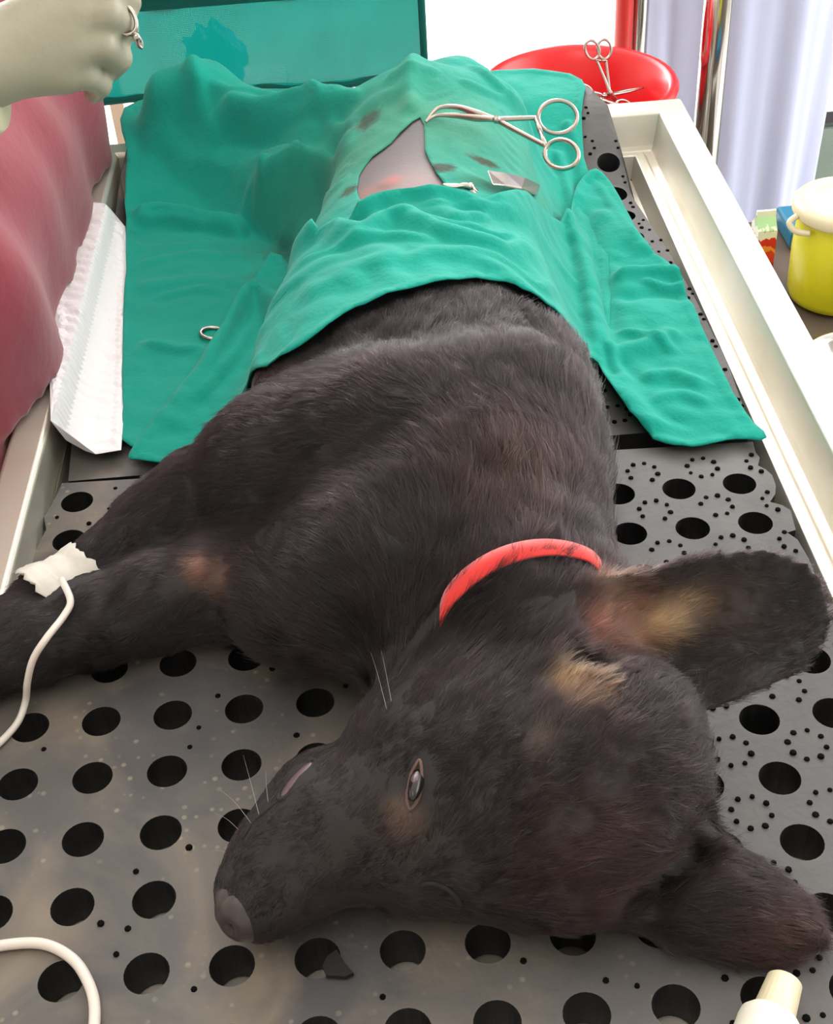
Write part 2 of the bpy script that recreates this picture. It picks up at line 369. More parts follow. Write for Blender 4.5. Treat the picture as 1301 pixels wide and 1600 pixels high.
# ------------------------------------------------------------------ implicit bodies
class Field:
    def __init__(s, lo, hi, h):
        s.lo = np.array(lo, float); s.h = h; s.n = np.ceil((np.array(hi)-s.lo)/h).astype(int)+1
        s.D = np.full(tuple(s.n), .1, np.float32)
    def sub(s, lo, hi):
        a = np.clip(np.floor((np.array(lo)-s.lo)/s.h).astype(int), 0, s.n); b = np.clip(np.ceil((np.array(hi)-s.lo)/s.h).astype(int)+1, 0, s.n)
        ax = [s.lo[i]+s.h*np.arange(a[i], b[i]) for i in range(3)]
        return (slice(a[0], b[0]), slice(a[1], b[1]), slice(a[2], b[2])), np.stack(np.meshgrid(*ax, indexing='ij'), -1)
    def merge(s, sl, d, k, op='u'):
        D = s.D[sl]
        if op == 'u':
            h = np.maximum(k-np.abs(D-d), 0)/k; s.D[sl] = np.minimum(D, d)-h*h*k*.25
        else:
            d = -d; h = np.maximum(k-np.abs(D-d), 0)/k; s.D[sl] = np.maximum(D, d)+h*h*k*.25
    def cone(s, a, ra, b, rb, k=.02, op='u'):
        a = np.array(a, float); b = np.array(b, float); R = max(ra, rb)+k+.015
        sl, P = s.sub(np.minimum(a, b)-R, np.maximum(a, b)+R)
        if P.size == 0: return
        ba = b-a; t = np.clip(((P-a)@ba)/max(ba@ba, 1e-12), 0, 1)
        d = np.linalg.norm(P-a-t[..., None]*ba, axis=-1)-(ra+t*(rb-ra)); s.merge(sl, d, k, op)
    def chain(s, pts, k=.02):
        for p, q in zip(pts[:-1], pts[1:]): s.cone(p[0], p[1], q[0], q[1], k)
    def ell(s, c, r, k=.02, R=None, op='u'):
        c = np.array(c, float); r = np.array(r, float); e = max(r)+k+.01
        sl, P = s.sub(c-e, c+e)
        if P.size == 0: return
        Q = P-c
        if R is not None: Q = Q@np.array(R).T
        k0 = np.linalg.norm(Q/r, axis=-1); k1 = np.linalg.norm(Q/(r*r), axis=-1)
        d = np.where(k1 > 1e-9, k0*(k0-1)/np.maximum(k1, 1e-9), -min(r)); s.merge(sl, d, k, op)
    def loft(s, secs, k=.02, n=8):        # secs: (centre, rx, rz), ellipsoids strung along the spine
        for (c0, a0, b0), (c1, a1, b1) in zip(secs[:-1], secs[1:]):
            for t in np.arange(n)/n:
                c = np.array(c0)*(1-t)+np.array(c1)*t; s.ell(c, (a0*(1-t)+a1*t, min(a0, b0)*.8, b0*(1-t)+b1*t), k)
    def sample(s, P, D=None):
        D = s.D if D is None else D
        q = (np.asarray(P)-s.lo)/s.h; i = np.clip(np.floor(q).astype(int), 0, s.n-2); f = np.clip(q-i, 0, 1); out = 0
        for dx in (0, 1):
            for dy in (0, 1):
                for dz in (0, 1):
                    w_ = (f[:, 0] if dx else 1-f[:, 0])*(f[:, 1] if dy else 1-f[:, 1])*(f[:, 2] if dz else 1-f[:, 2])
                    out = out+w_*D[i[:, 0]+dx, i[:, 1]+dy, i[:, 2]+dz]
        return out
    def grad(s, P, e=None):
        e = e or s.h; P = np.asarray(P); g = np.zeros_like(P)
        for a in range(3):
            o_ = np.zeros(3); o_[a] = e; g[:, a] = s.sample(P+o_)-s.sample(P-o_)
        return g/(np.linalg.norm(g, axis=1)[:, None]+1e-12)
    def blur(s, n=1):
        for _ in range(n):
            for a in range(3):
                s.D = (np.roll(s.D, 1, a)+2*s.D+np.roll(s.D, -1, a))*.25
    def polys(s, iso=0.):
        g = openvdb.FloatGrid(.1); g.copyFromArray(np.ascontiguousarray(s.D)); pts, quads = g.convertToQuads(isovalue=iso)
        return np.asarray(pts)*s.h+s.lo, np.asarray(quads)[:, ::-1]

dog = Field((-.34, -.31, -.006), (.25, .86, .21), .0026)
def G3(x, y, z, r): return (U(x, y, z), r)
# trunk: lies on its left side, spine to the right, belly to the left
trunk = [((.030, .010, .068), .090, .064), ((.030, .080, .074), .108, .072), ((.022, .160, .077), .118, .076), ((.022, .240, .076), .112, .075),
         ((.030, .340, .068), .100, .066), ((.045, .440, .066), .092, .064), ((.060, .540, .068), .088, .066), ((.070, .610, .068), .078, .064)]
dog.loft(trunk, .012)
# shoulder and the plateau of the upper arm
dog.cone(U(810, 625, .118), .040, U(600, 660, .124), .036, .022); dog.cone(U(600, 660, .122), .036, U(440, 700, .098), .036, .022)
dog.cone(U(560, 690, .105), .042, U(400, 740, .082), .040, .03)
dog.ell(U(720, 720, .10), (.075, .055, .048), .03)
dog.ell(U(500, 930, .05), (.06, .05, .046), .03)
dog.cone(U(600, 900, .075), .06, U(760, 800, .085), .062, .03)
# upper front leg (right): taped fore-arm
arm1 = [G3(430, 735, .076, .040), G3(315, 785, .054, .034), G3(240, 825, .042, .027), G3(170, 880, .036, .0215), G3(75, 945, .031, .0205), G3(0, 1000, .027, .0205), G3(-80, 1045, .025, .025), G3(-140, 1075, .02, .02)]
dog.chain(arm1, .016)
# lower front leg (left), flat on the mat
arm2 = [G3(440, 905, .045, .042), G3(350, 915, .036, .036), G3(250, 940, .031, .031), G3(150, 975, .028, .0275), G3(50, 1005, .026, .0255), G3(-60, 1040, .024, .026), G3(-130, 1062, .02, .02)]
dog.chain(arm2, .012)
# neck
dog.cone(U(760, 860, .07), .066, U(790, 960, .066), .064, .03)
dog.cone(U(790, 960, .066), .062, U(840, 1090, .060), .058, .03)
dog.cone(U(690, 960, .05), .048, U(720, 1080, .05), .045, .03)
# head
dog.ell(U(850, 1200, .058), (.064, .058, .056), .02)
dog.ell(U(955, 1190, .055), (.046, .050, .053), .022)
dog.ell(U(740, 1190, .056), (.058, .050, .052), .02)
dog.cone(U(730, 1150, .060), .042, U(640, 1180, .052), .037, .02)
dog.cone(U(790, 1330, .038), .037, U(660, 1330, .036), .034, .02)
dog.cone(U(660, 1260, .048), .044, U(520, 1300, .040), .034, .02)
dog.cone(U(520, 1300, .040), .034, U(435, 1368, .033), .027, .018)
dog.cone(U(445, 1322, .038), .023, U(500, 1250, .042), .026, .014)
dog.cone(U(435, 1368, .033), .026, U(402, 1402, .031), .022, .014)
dog.cone(U(900, 1330, .04), .038, U(1010, 1310, .036), .034, .03)
dog.ell(U(990, 1165, .05), (.034, .036, .045), .02)
dog.cone(U(985, 1205, .058), .032, U(945, 1300, .052), .032, .012)
# brow ridge and socket of the visible eye, cheek below it
eyeP = U(646, 1222, .083)
# ears
def ear(base, tip, side, width, cup, thick, prof, k=.008):
    base = np.array(base); tip = np.array(tip); u = tip-base; Ln = np.linalg.norm(u); u /= Ln
    v = np.array(side, float); v -= u*(v@u); v /= np.linalg.norm(v); n = np.cross(u, v)
    if n@(CAM_C-base) < 0: n = -n
    R_ = Ln+.04; sl, P = dog.sub((base+tip)/2-R_*.62, (base+tip)/2+R_*.62); Q = P-base
    a = Q@u; b = Q@v; c = Q@n
    t = np.clip(a/Ln, 0, 1); xs = np.array([p[0] for p in prof]); ys_lo = np.array([p[1] for p in prof]); ys_hi = np.array([p[2] for p in prof])
    lo = np.interp(t, xs, ys_lo)*width; hi = np.interp(t, xs, ys_hi)*width; mid = (lo+hi)/2; half = np.maximum((hi-lo)/2, .0005)
    q = (b-mid)/half; bend = cup*half*(q*q-.6)
    over = np.maximum(np.abs(b-mid)-half, 0); oa = np.maximum(np.maximum(a-Ln, -a-.01), 0)
    th = thick*(1.25-.5*np.clip(np.abs(q), 0, 1))*(1.3-.6*t)
    d = np.sqrt(np.maximum(np.abs(c-np.clip(bend, -.03, .03))-th*.55, 0)**2+over**2+oa**2)-th*.45
    d = np.where(over+oa > 0, d, np.maximum(np.abs(c-np.clip(bend, -.03, .03))-th, -.004))
    dog.merge(sl, d.astype(np.float32), k); return base, u, v, n, Ln
earA = ear(U(885, 1025, .092), U(1292, 940, .078), U(1000, 800, .10)-U(1000, 950, .06), .036, .40, .0038,
    [(0, -1.15, .9), (.15, -1.25, 1.05), (.35, -1.3, 1.05), (.55, -1.2, 1.12), (.75, -1.08, 1.05), (.88, -.92, .92), (.95, -.72, .74), (1, -.4, .42)])
earB = ear(U(990, 1335, .028), U(1272, 1462, .008), U(1150, 1330, .02)-U(1100, 1450, .014), .027, -.25, .0085,
    [(0, -1.1, 1.1), (.3, -1.25, 1.1), (.6, -1.1, .95), (.85, -.8, .7), (.95, -.5, .5), (1, -.2, .2)], .014)
dog.cone(U(905, 1075, .100), .014, U(880, 1040, .098), .016, .012)        # tuft at the ear's front edge
dog.cone(U(860, 960, .095), .022, U(930, 925, .090), .018, .02)
# hind legs under the drape, tail end
dog.chain([((.055, .60, .095), .055), ((-.035, .63, .068), .036), ((-.11, .70, .070), .024), ((-.165, .745, .086), .027), ((-.200, .75, .08), .024), ((-.212, .755, .05), .020), ((-.20, .76, .03), .018)], .02)
dog.chain([((.03, .60, .05), .05), ((-.07, .60, .035), .034), ((-.14, .68, .026), .024), ((-.19, .69, .02), .018)], .02)
dog.cone((.10, .63, .07), .06, (.09, .66, .08), .05, .02)
dog.blur(1)
# eye socket and mouth corner pressed in
dog.ell(eyeP, (.004, .009, .006), .006, op='s')
for a_, b_ in ((U(1145, 1250, .050), U(1075, 1325, .046)), (U(1075, 1325, .046), U(985, 1405, .038))): dog.cone(a_, .012, b_, .010, .010, op='s')
dog.ell(U(965, 990, .112), (.020, .012, .014), .008, op='s')
dog.ell(U(915, 1035, .112), (.012, .008, .010), .006, op='s')
zz = dog.lo[2]+dog.h*np.arange(dog.n[2])
dog.D = np.maximum(dog.D, -(zz-.0008)[None, None, :]).astype(np.float32)
BV, BF = dog.polys()

BODYM = mat('dark_hide', (26, 22, 23), .7, mottle=((36, 30, 30), 40, .2))
body = fixn(mesh('dog', BV, BF, BODYM))
tag(body, 'black puppy with a red collar lying on its side on the rubber mat', 'dog')
body.data.materials.append(SHAVED)
cc = np.array([p.center[:] for p in body.data.polygons])
# clipped belly skin in the opening of the rear drape
idx = ((cc[:, 0] > -.06) & (cc[:, 0] < .10) & (cc[:, 1] > .31) & (cc[:, 1] < .56)).astype(np.int32)
body.data.polygons.foreach_set('material_index', idx)

# height of the dog above the mat, column by column
inb = dog.D < 0
Hd = np.where(inb.any(2), zz[dog.n[2]-1-np.argmax(inb[:, :, ::-1], axis=2)], 0.)

# ------------------------------------------------------------------ cloth laid over the dog
HS = .003; X0, X1, Y0, Y1 = -.36, .40, -.05, .98
gx = np.arange(X0, X1, HS); gy = np.arange(Y0, Y1, HS)
GX, GY = np.meshgrid(gx, gy, indexing='ij')
def bil(A, x, y, x0=X0, y0=Y0, h=HS):
    q = (np.asarray(x)-x0)/h; r = (np.asarray(y)-y0)/h
    i = np.clip(np.floor(q).astype(int), 0, A.shape[0]-2); j = np.clip(np.floor(r).astype(int), 0, A.shape[1]-2); a = np.clip(q-i, 0, 1); b = np.clip(r-j, 0, 1)
    return A[i, j]*(1-a)*(1-b)+A[i+1, j]*a*(1-b)+A[i, j+1]*(1-a)*b+A[i+1, j+1]*a*b
S = bil(Hd, GX, GY, dog.lo[0], dog.lo[1], dog.h)
S = np.where((GX < dog.lo[0]) | (GX > dog.lo[0]+dog.h*(dog.n[0]-1)) | (GY > dog.lo[1]+dog.h*(dog.n[1]-1)), 0, S)
def bump(cx, cy, rx, ry, h):
    return h*np.exp(-((GX-cx)/rx)**2-((GY-cy)/ry)**2)
T = np.where(GY > .60, .048*np.clip((GY-.60)/.16, 0, 1)**2*(3-2*np.clip((GY-.60)/.16, 0, 1)), 0)
rimL = np.where((GX < XL+.036) & (GX > XL-.004), .031, 0); T = np.maximum(T, rimL*(GY < YF))
S = np.maximum(S, T)
def box(A, r, n=2):
    for _ in range(n):
        for a in (0, 1):
            P_ = np.concatenate([np.repeat(A.take([0], a), r, a), A, np.repeat(A.take([-1], a), r, a)], a); c = np.cumsum(P_, a)
            c = np.concatenate([np.zeros_like(c.take([0], a)), c], a); m_ = A.shape[a]
            A = (np.take(c, range(2*r+1, 2*r+1+m_), a)-np.take(c, range(0, m_), a))/(2*r+1)
    return A
def tension(S, off, it=60, r=1, slack=0.):
    H_ = S+off
    for i in range(it): H_ = np.maximum(S+off, box(H_, r, 1)-slack)
    return box(H_, 1, 2)
def polydist(x, y, L):
    L = np.asarray(L); best = np.full(np.shape(x), 9.); tt = np.zeros(np.shape(x))
    n = len(L)-1
    for i in range(n):
        a, b = L[i][:2], L[i+1][:2]; d = b-a; t = np.clip(((x-a[0])*d[0]+(y-a[1])*d[1])/(d@d+1e-12), 0, 1)
        q = np.hypot(x-a[0]-t*d[0], y-a[1]-t*d[1]); m_ = q < best; best = np.where(m_, q, best); tt = np.where(m_, (i+t)/n, tt)
    return best, tt
def hit(H_, x, y):                # where the line of sight meets the height field
    d = ray(x, y); t = (.25-CAM_C[2])/d[2]
    while True:
        p = CAM_C+d*t
        if p[2] <= float(bil(H_, p[0], p[1])) or p[2] < -.02 : return p
        t += .0015
def fold(H_, pts, amp, wid, src=None, skew=0):
    L = crom([hit(src if src is not None else H_, *p)[:2] for p in pts], 5)
    d, t = polydist(GX, GY, L); e = np.clip(np.minimum(t, 1-t)*5, 0, 1); e = e*e*(3-2*e)
    amp *= 1.25; wid *= .85
    return H_+amp*np.exp(-(d/wid)**2)*e
Hr = tension(S, .003, 50, 2, .0006)
nzx = rng.normal(size=Hr.shape); crump = box(nzx, 4, 3); crump /= crump.std(); crump2 = box(rng.normal(size=Hr.shape), 9, 3); crump2 /= crump2.std()
def ridge_noise(a, ang, sx, sy, seed):
    r = np.random.default_rng(seed); out = np.zeros_like(GX)
    for _ in range(10):
        th = ang+r.normal()*.5; f_ = r.uniform(sx, sy); out += np.abs(np.sin((GX*math.cos(th)+GY*math.sin(th))*f_+r.uniform(0, 6)+crump2*.8))
    return a*(out/10-.64)
base_r = Hr.copy()
for pts, a, wd in [
    ([(205, 345), (250, 340), (320, 352), (400, 350)], .013, .010), ([(205, 372), (290, 368), (380, 362)], -.004, .010),
    ([(300, 95), (310, 150), (320, 190), (345, 230)], .012, .012), ([(330, 175), (400, 185), (480, 165), (560, 160)], .014, .013),
    ([(350, 215), (430, 225), (520, 200)], -.012, .013), ([(390, 240), (470, 250), (560, 215)], .006, .012),
    ([(380, 330), (410, 365), (430, 385)], -.014, .012), ([(400, 300), (440, 270), (480, 262)], .010, .014),
    ([(430, 330), (500, 300), (550, 280)], -.006, .012), ([(420, 270), (380, 330)], .008, .012),
    ([(680, 90), (640, 130), (650, 175)], .006, .01), ([(720, 95), (800, 160), (870, 250), (915, 400)], .007, .008), ([(700, 105), (690, 150), (665, 180)], -.006, .012),
    ([(760, 110), (840, 150), (880, 200)], -.008, .02), ([(740, 280), (800, 230), (850, 225)], -.007, .013), ([(560, 190), (520, 235), (500, 300)], .005, .012),
    ([(220, 230), (270, 230), (330, 260)], .004, .012), ([(210, 455), (300, 440), (380, 445)], .0035, .012), ([(200, 560), (270, 545), (330, 560)], .003, .010),
    ([(215, 420), (300, 400), (400, 405)], .003, .008), ([(640, 150), (560, 190), (540, 250)], .004, .010)]:
    Hr = fold(Hr, pts, a, wd, base_r)
for pts, a, wd in [([(202, 348), (260, 352), (330, 362), (395, 362)], .006, .0045), ([(205, 362), (240, 372), (300, 378)], -.004, .005), ([(345, 180), (430, 200), (520, 178), (570, 150)], .006, .006), ([(320, 130), (400, 150), (470, 158)], .005, .006),
    ([(430, 140), (500, 175), (560, 200)], .005, .006), ([(390, 330), (420, 290), (500, 262), (545, 240)], .005, .006), ([(385, 345), (425, 382), (460, 380)], -.008, .007), ([(230, 470), (310, 455), (370, 462)], .003, .005), ([(215, 540), (280, 552), (320, 545)], .003, .005),
    ([(700, 120), (770, 150), (830, 210), (870, 280)], .004, .006), ([(600, 130), (650, 115), (720, 118)], .004, .007), ([(880, 180), (900, 240), (910, 300)], .004, .006), ([(460, 330), (520, 300), (560, 250)], .004, .006)]:
    Hr = fold(Hr, pts, a, wd, base_r)
Hr = Hr+ridge_noise(.006, .4, 50, 160, 3)+.0010*crump2
Hr = np.maximum(Hr, S+.0015)
Hf0 = tension(np.maximum(S, Hr-.001), .004, 50, 2, .0005)
Hf = Hf0.copy(); base_f = Hf.copy()
for pts, a, wd in [
    ([(240, 690), (320, 590), (400, 460), (470, 395), (560, 335), (620, 312), (700, 308), (790, 320), (850, 345)], .012, .012),
    ([(450, 425), (540, 370), (620, 350), (700, 372), (800, 400), (880, 470)], .009, .012), ([(450, 405), (560, 350), (640, 335), (740, 350), (850, 400)], -.006, .009),
    ([(660, 345), (750, 340), (850, 385), (905, 450)], .004, .007), ([(690, 320), (790, 345), (870, 410)], -.003, .006),
    ([(870, 300), (905, 400), (925, 500), (940, 580)], .010, .008), ([(895, 300), (935, 420), (955, 540)], -.006, .012),
    ([(620, 410), (700, 400), (790, 430), (860, 500)], .004, .010),
    ([(440, 560), (430, 500), (450, 450)], -.010, .014), ([(400, 640), (400, 560), (440, 500)], .004, .012), ([(470, 470), (540, 430), (640, 400)], .004, .015),
    ([(950, 440), (1020, 430), (1075, 440)], .008, .009), ([(960, 470), (1040, 460), (1080, 470)], -.005, .010),
    ([(940, 560), (1010, 545), (1060, 520)], .006, .011), ([(1000, 600), (1050, 590), (1100, 610)], .005, .008), ([(960, 590), (990, 640), (1030, 680)], .006, .012),
    ([(930, 330), (980, 370), (1010, 400)], .004, .012)]:
    Hf = fold(Hf, pts, a, wd, base_f)
for pts, a, wd in [([(440, 450), (530, 392), (620, 372), (690, 385)], .004, .005), ([(560, 365), (640, 348), (720, 352), (800, 378), (860, 430)], .004, .0045), ([(640, 325), (730, 325), (820, 350), (885, 405)], .003, .004), ([(700, 395), (780, 410), (850, 455), (900, 510)], .004, .005),
    ([(905, 320), (918, 400), (932, 470), (952, 560), (985, 610)], .006, .005), ([(1000, 440), (1040, 452), (1085, 447)], .005, .004), ([(960, 520), (1020, 535), (1060, 560)], .004, .005), ([(1010, 640), (1060, 620), (1110, 640)], .003, .005), ([(300, 640), (360, 570), (400, 500)], .004, .006),
    ([(930, 280), (960, 330), (1000, 390)], .003, .004), ([(950, 400), (990, 420), (1040, 410)], -.004, .005)]:
    Hf = fold(Hf, pts, a, wd, base_f)
Hf = Hf+ridge_noise(.005, 1.1, 45, 150, 5)+.0009*crump2
Hf = np.maximum(Hf, np.maximum(S, 0)+.003)
# edge line of the front drape stands up where it leaves the dog's flank
def cloth(name, outline, H_, m, hole=None, step=.0034, thick=.0011):
    ol = np.asarray(outline); pts = [tuple(p) for p in ol]; n = len(pts); edges = [(i, (i+1) % n) for i in range(n)]
    if hole is not None:
        k = len(pts); h = len(hole); pts += [tuple(p) for p in hole]; edges += [(k+i, k+(i+1) % h) for i in range(h)]
    lo = ol.min(0); hi = ol.max(0)
    G = np.array([(x+(j % 2)*step/2, y) for j, y in enumerate(np.arange(lo[1], hi[1], step*.9)) for x in np.arange(lo[0], hi[0], step)])
    ins = inside(G, ol)
    if hole is not None: ins &= ~inside(G, np.asarray(hole))
    G = G[ins]; dd, _ = polydist(G[:, 0], G[:, 1], np.vstack([ol, ol[:1]])); G = G[dd > step*.45]
    if hole is not None:
        hh = np.asarray(hole); dd, _ = polydist(G[:, 0], G[:, 1], np.vstack([hh, hh[:1]])); G = G[dd > step*.45]
    pts += [tuple(p) for p in G]
    v, e, f, *_ = delaunay_2d_cdt([Vector(p) for p in pts], edges, [], 0, 1e-7)
    v = np.array([tuple(p) for p in v]); f = np.array([t for t in f if len(t) == 3]); cen = v[f].mean(1); keep = inside(cen, ol)
    if hole is not None: keep &= ~inside(cen, np.asarray(hole))
    f = f[keep]; dd, _ = polydist(v[:, 0], v[:, 1], np.vstack([ol, ol[:1]]))
    z = bil(H_, v[:, 0], v[:, 1])+.0012*(dd < .007)
    a = v[f]; area = (a[:, 1, 0]-a[:, 0, 0])*(a[:, 2, 1]-a[:, 0, 1])-(a[:, 1, 1]-a[:, 0, 1])*(a[:, 2, 0]-a[:, 0, 0])
    f[area < 0] = f[area < 0][:, ::-1]
    used = np.unique(f); re_ = -np.ones(len(v), int); re_[used] = np.arange(len(used))
    o = mesh(name, np.c_[v, z][used], re_[f], m)
    s = o.modifiers.new('thickness', 'SOLIDIFY'); s.thickness = thick; s.offset = 1
    return o
def wob(P, a=.0012, k=5):
    P = crom(P, k, True); return [tuple(p) for p in P+rng.normal(size=P.shape)*a*.3]
def hits(H_, P): return np.array([hit(H_, *p)[:2] for p in P])
# outlines: corners seen in the photo, the hidden far side continues over the end of the table
rear = np.vstack([hits(Hr, [(205, 700), (193, 640), (192, 560), (194, 480), (198, 400), (196, 340), (196, 280), (198, 235)]),
                  [(-.262, .80), (-.20, .83), (-.10, .82), (.0, .80), (.10, .815), (.19, .82)],
                  hits(Hr, [(909, 128), (908, 180), (912, 250), (925, 300), (950, 400)]), [(.16, .26), (.0, .25), (-.1, .24)]])
holeP = hits(Hr, [(657, 185), (610, 225), (572, 258), (560, 285), (562, 312), (600, 335), (680, 335), (712, 318), (700, 296), (680, 270), (665, 235)])
front = np.vstack([hits(Hf, [(203, 712), (245, 650), (300, 585), (350, 505), (400, 432), (440, 402), (500, 360), (560, 320), (620, 301), (700, 298), (780, 306), (845, 326), (885, 330), (900, 292), (930, 266),
                             (962, 300), (985, 345), (1012, 385), (1045, 415), (1068, 442), (1082, 480), (1105, 535), (1135, 600), (1165, 650), (1196, 688), (1150, 690), (1110, 698), (1065, 700), (1030, 693),
                             (1003, 668), (975, 632), (950, 598), (925, 562), (895, 520), (865, 485), (830, 462), (790, 445), (745, 438), (700, 440), (640, 454), (590, 469), (540, 492), (500, 520), (455, 553), (402, 578)]),
                   [tuple(U(392, 640, .05)[:2])], hits(np.zeros_like(Hf), [(360, 700), (300, 735), (220, 730)])])
STN = lambda x, y, z: tuple(U(x, y, z)[:2])
hc = holeP.mean(0)
DR1 = cloth_mat('green_drape_stained', (24, 170, 152), stain=[(STN(640, 200, .14), (.17, .15), (78, 150, 124), .75, .5, .75), (STN(470, 300, .06), (.07, .05), (52, 128, 108), .7, .6, .6)],
    blood=[(STN(572, 165, .14), (.017, .020), (70, 70, 60), .6, .7, .8), (STN(690, 238, .15), (.016, .012), (64, 56, 46), .5, .6, .85), (STN(755, 209, .15), (.017, .008), (74, 56, 46), .5, .6, .8),
           (STN(546, 305, .12), (.010, .014), (58, 72, 50), .5, .6, .85), (STN(430, 300, .07), (.02, .025), (30, 88, 76), .6, .7, .7), (STN(745, 250, .15), (.03, .015), (50, 110, 86), .7, .6, .6), (STN(420, 375, .04), (.03, .02), (60, 110, 90), .7, .6, .6)])
DR2 = cloth_mat('green_drape', (20, 170, 152))
o = cloth('surgical_drape', wob(rear, k=3), Hr, DR1, hole=wob(holeP, k=3)); tag(o, 'green cotton surgical drape with a stained opening, over the dog\'s hindquarters', 'drape')
o = cloth('surgical_drape', wob(front, k=3), Hf, DR2); tag(o, 'clean green cotton surgical drape laid across the dog\'s belly, nearest the viewer', 'drape')

# ------------------------------------------------------------------ crumpled white paper under the drape, left
pp = np.array(up([(94, 710), (92, 640), (100, 560), (97, 520), (112, 460), (120, 430), (148, 362), (197, 362), (200, 420), (197, 500), (196, 600), (190, 706), (150, 712)], .004))
Hp = np.maximum(box(T, 3, 2), T)+.003+ridge_noise(.005, 1.3, 80, 260, 9)+.0015; Hp = np.maximum(Hp, T+.002)
Hp = np.where(inside(np.c_[GX.ravel(), GY.ravel()], rear).reshape(GX.shape), np.minimum(Hp, np.maximum(Hr-.0016, T+.0006)), np.maximum(Hp, .002))
o = cloth('paper_sheet', [tuple(p) for p in pp], Hp, PAPER, step=.004, thick=.0004); tag(o, 'crumpled white paper sheet between the table rim and the green drape', 'paper')
for p in o.data.polygons: p.use_smooth = False
# ------------------------------------------------------------------ details of the dog
def dog_hit(x, y, off=0.):
    d = ray(x, y); d = d/np.linalg.norm(d); t = .35
    for _ in range(4000):
        p = CAM_C+d*t; s = float(dog.sample([p])[0])
        if s <= off or p[2] < 0: return p
        t += max(s*.5, .0007) if s < .09 else .004
def part(o, label=None):
    o.parent = body
    if label: o['label'] = label
    return o
def hitline(P, off=0., k=5, closed=False):
    Q = crom(np.array(P, float), k, closed); return np.array([dog_hit(x, y, off) for x, y in Q])
LIDM = mat('eyelid_skin', (86, 64, 56), .45, mottle=((84, 60, 54), 300, .2)); EYEM = mat('eyeball', (24, 16, 16), .25); THIRDM = mat('third_eyelid', (84, 68, 78), .3); DARKM = mat('dark_skin', (16, 11, 13), .8)
NOSEM = mat('nose_leather', (58, 48, 48), .38, bump=(700, .5, .0006), sss=.05); LIPM = mat('lip_skin', (88, 70, 74), .4, sss=.1, bump=(300, .3, .0006))
ec = dog_hit(648, 1222, .004)
nrm = dog.grad([ec], .012)[0]
r_ = np.array([1, 0, 0.]); axl = U(656, 1188, .085)-U(641, 1260, .085); axl /= np.linalg.norm(axl); axw = np.cross(axl, nrm)
def blob(c, ax, r, n=20, f=None):
    V = []; F = []; m_ = n//2
    for i in range(m_+1):
        th = math.pi*i/m_
        for j in range(n):
            ph = 2*math.pi*j/n; q = np.array([math.sin(th)*math.cos(ph), math.sin(th)*math.sin(ph), math.cos(th)])
            p = q*np.array(r)
            if f: p = f(q, p)
            V.append(np.array(c)+p[0]*ax[0]+p[1]*ax[1]+p[2]*ax[2])
    for i in range(m_):
        for j in range(n): F.append((i*n+j, i*n+(j+1) % n, (i+1)*n+(j+1) % n, (i+1)*n+j))
    return V, F
V, F = blob(ec-nrm*.0030, (axl, axw, nrm), (.0122, .0050, .0056)); part(fixn(mesh('eyeball', V, F, EYEM)), 'dark glossy eye, half shut')
V, F = blob(ec-nrm*.0022+axl*.002, (axl, axw, nrm), (.0066, .0042, .0050)); part(fixn(mesh('third_eyelid', V, F, THIRDM)), 'greyish mauve membrane over the eye')
L_ = hitline([(656, 1188), (648, 1198), (641, 1213), (637, 1230), (636, 1248), (640, 1264), (649, 1256), (656, 1240), (659, 1215)], .0004, 5, True)
part(MB().tube(L_, .0010, 8, True, up=nrm).build('eyelid', LIDM))
L_ = hitline([(642, 1209), (636, 1228), (639, 1248), (646, 1240)], .0003, 5); part(MB().tube(L_, .0009, 8, up=nrm).build('eyelid', DARKM))
L_ = hitline([(655, 1384), (675, 1380), (697, 1388), (714, 1404), (718, 1416)], .0005, 6)
part(MB().tube(L_, [.0003]+[.0016]*(len(L_)-2)+[.0003], 8).build('eyelid', DARKM), 'shut lid of the lower eye')
# lips: pink inner lip showing at the upper outline of the muzzle
a_, b_ = dog_hit(436, 1250), dog_hit(492, 1187)
lc = (a_+b_)/2; la = (b_-a_)/np.linalg.norm(b_-a_); ln_ = dog.grad([lc], .01)[0]; ln_ -= la*(ln_@la); ln_ /= np.linalg.norm(ln_); lw = np.cross(la, ln_)
V, F = blob(lc-ln_*.0005, (la, lw, ln_), (.0135, .0048, .0026), 24); part(fixn(mesh('lip', V, F, LIPM)), 'pinkish inner lip')
L_ = np.array([lc+la*.0145*math.cos(t)+lw*.0056*math.sin(t)-ln_*.0003 for t in np.linspace(0, 2*math.pi, 28)[:-1]])
part(MB().tube(L_, .0014, 8, True).build('lip', DARKM), 'dark rim of the lip')
L_ = hitline([(432, 1254), (415, 1268), (396, 1286), (378, 1312)], 0, 5); part(MB().tube(L_, .0010, 8).build('lip', DARKM), 'dark lip line')
# nose pad
nc = U(380, 1420, .032); nd = U(345, 1432, .030)-U(520, 1330, .036); nd /= np.linalg.norm(nd); ns = np.array([0, 0, 1.])-nd*nd[2]; ns /= np.linalg.norm(ns); nv = np.cross(nd, ns)
def nosef(q, p):
    for s in (-1, 1):
        c_ = np.array([.72, s*.50, .22]); c_ /= np.linalg.norm(c_); d = np.linalg.norm(q-c_)
        p = p*(1-.30*math.exp(-(d/.20)**2))
    return p*(1-.06*math.exp(-(q[1]/.10)**2)*(q[0] > 0))
V, F = blob(nc+nd*.001, (nd, nv, ns), (.0140, .0165, .0180), 40, nosef); part(fixn(mesh('nose', V, F, NOSEM)), 'smooth pinkish grey nose')
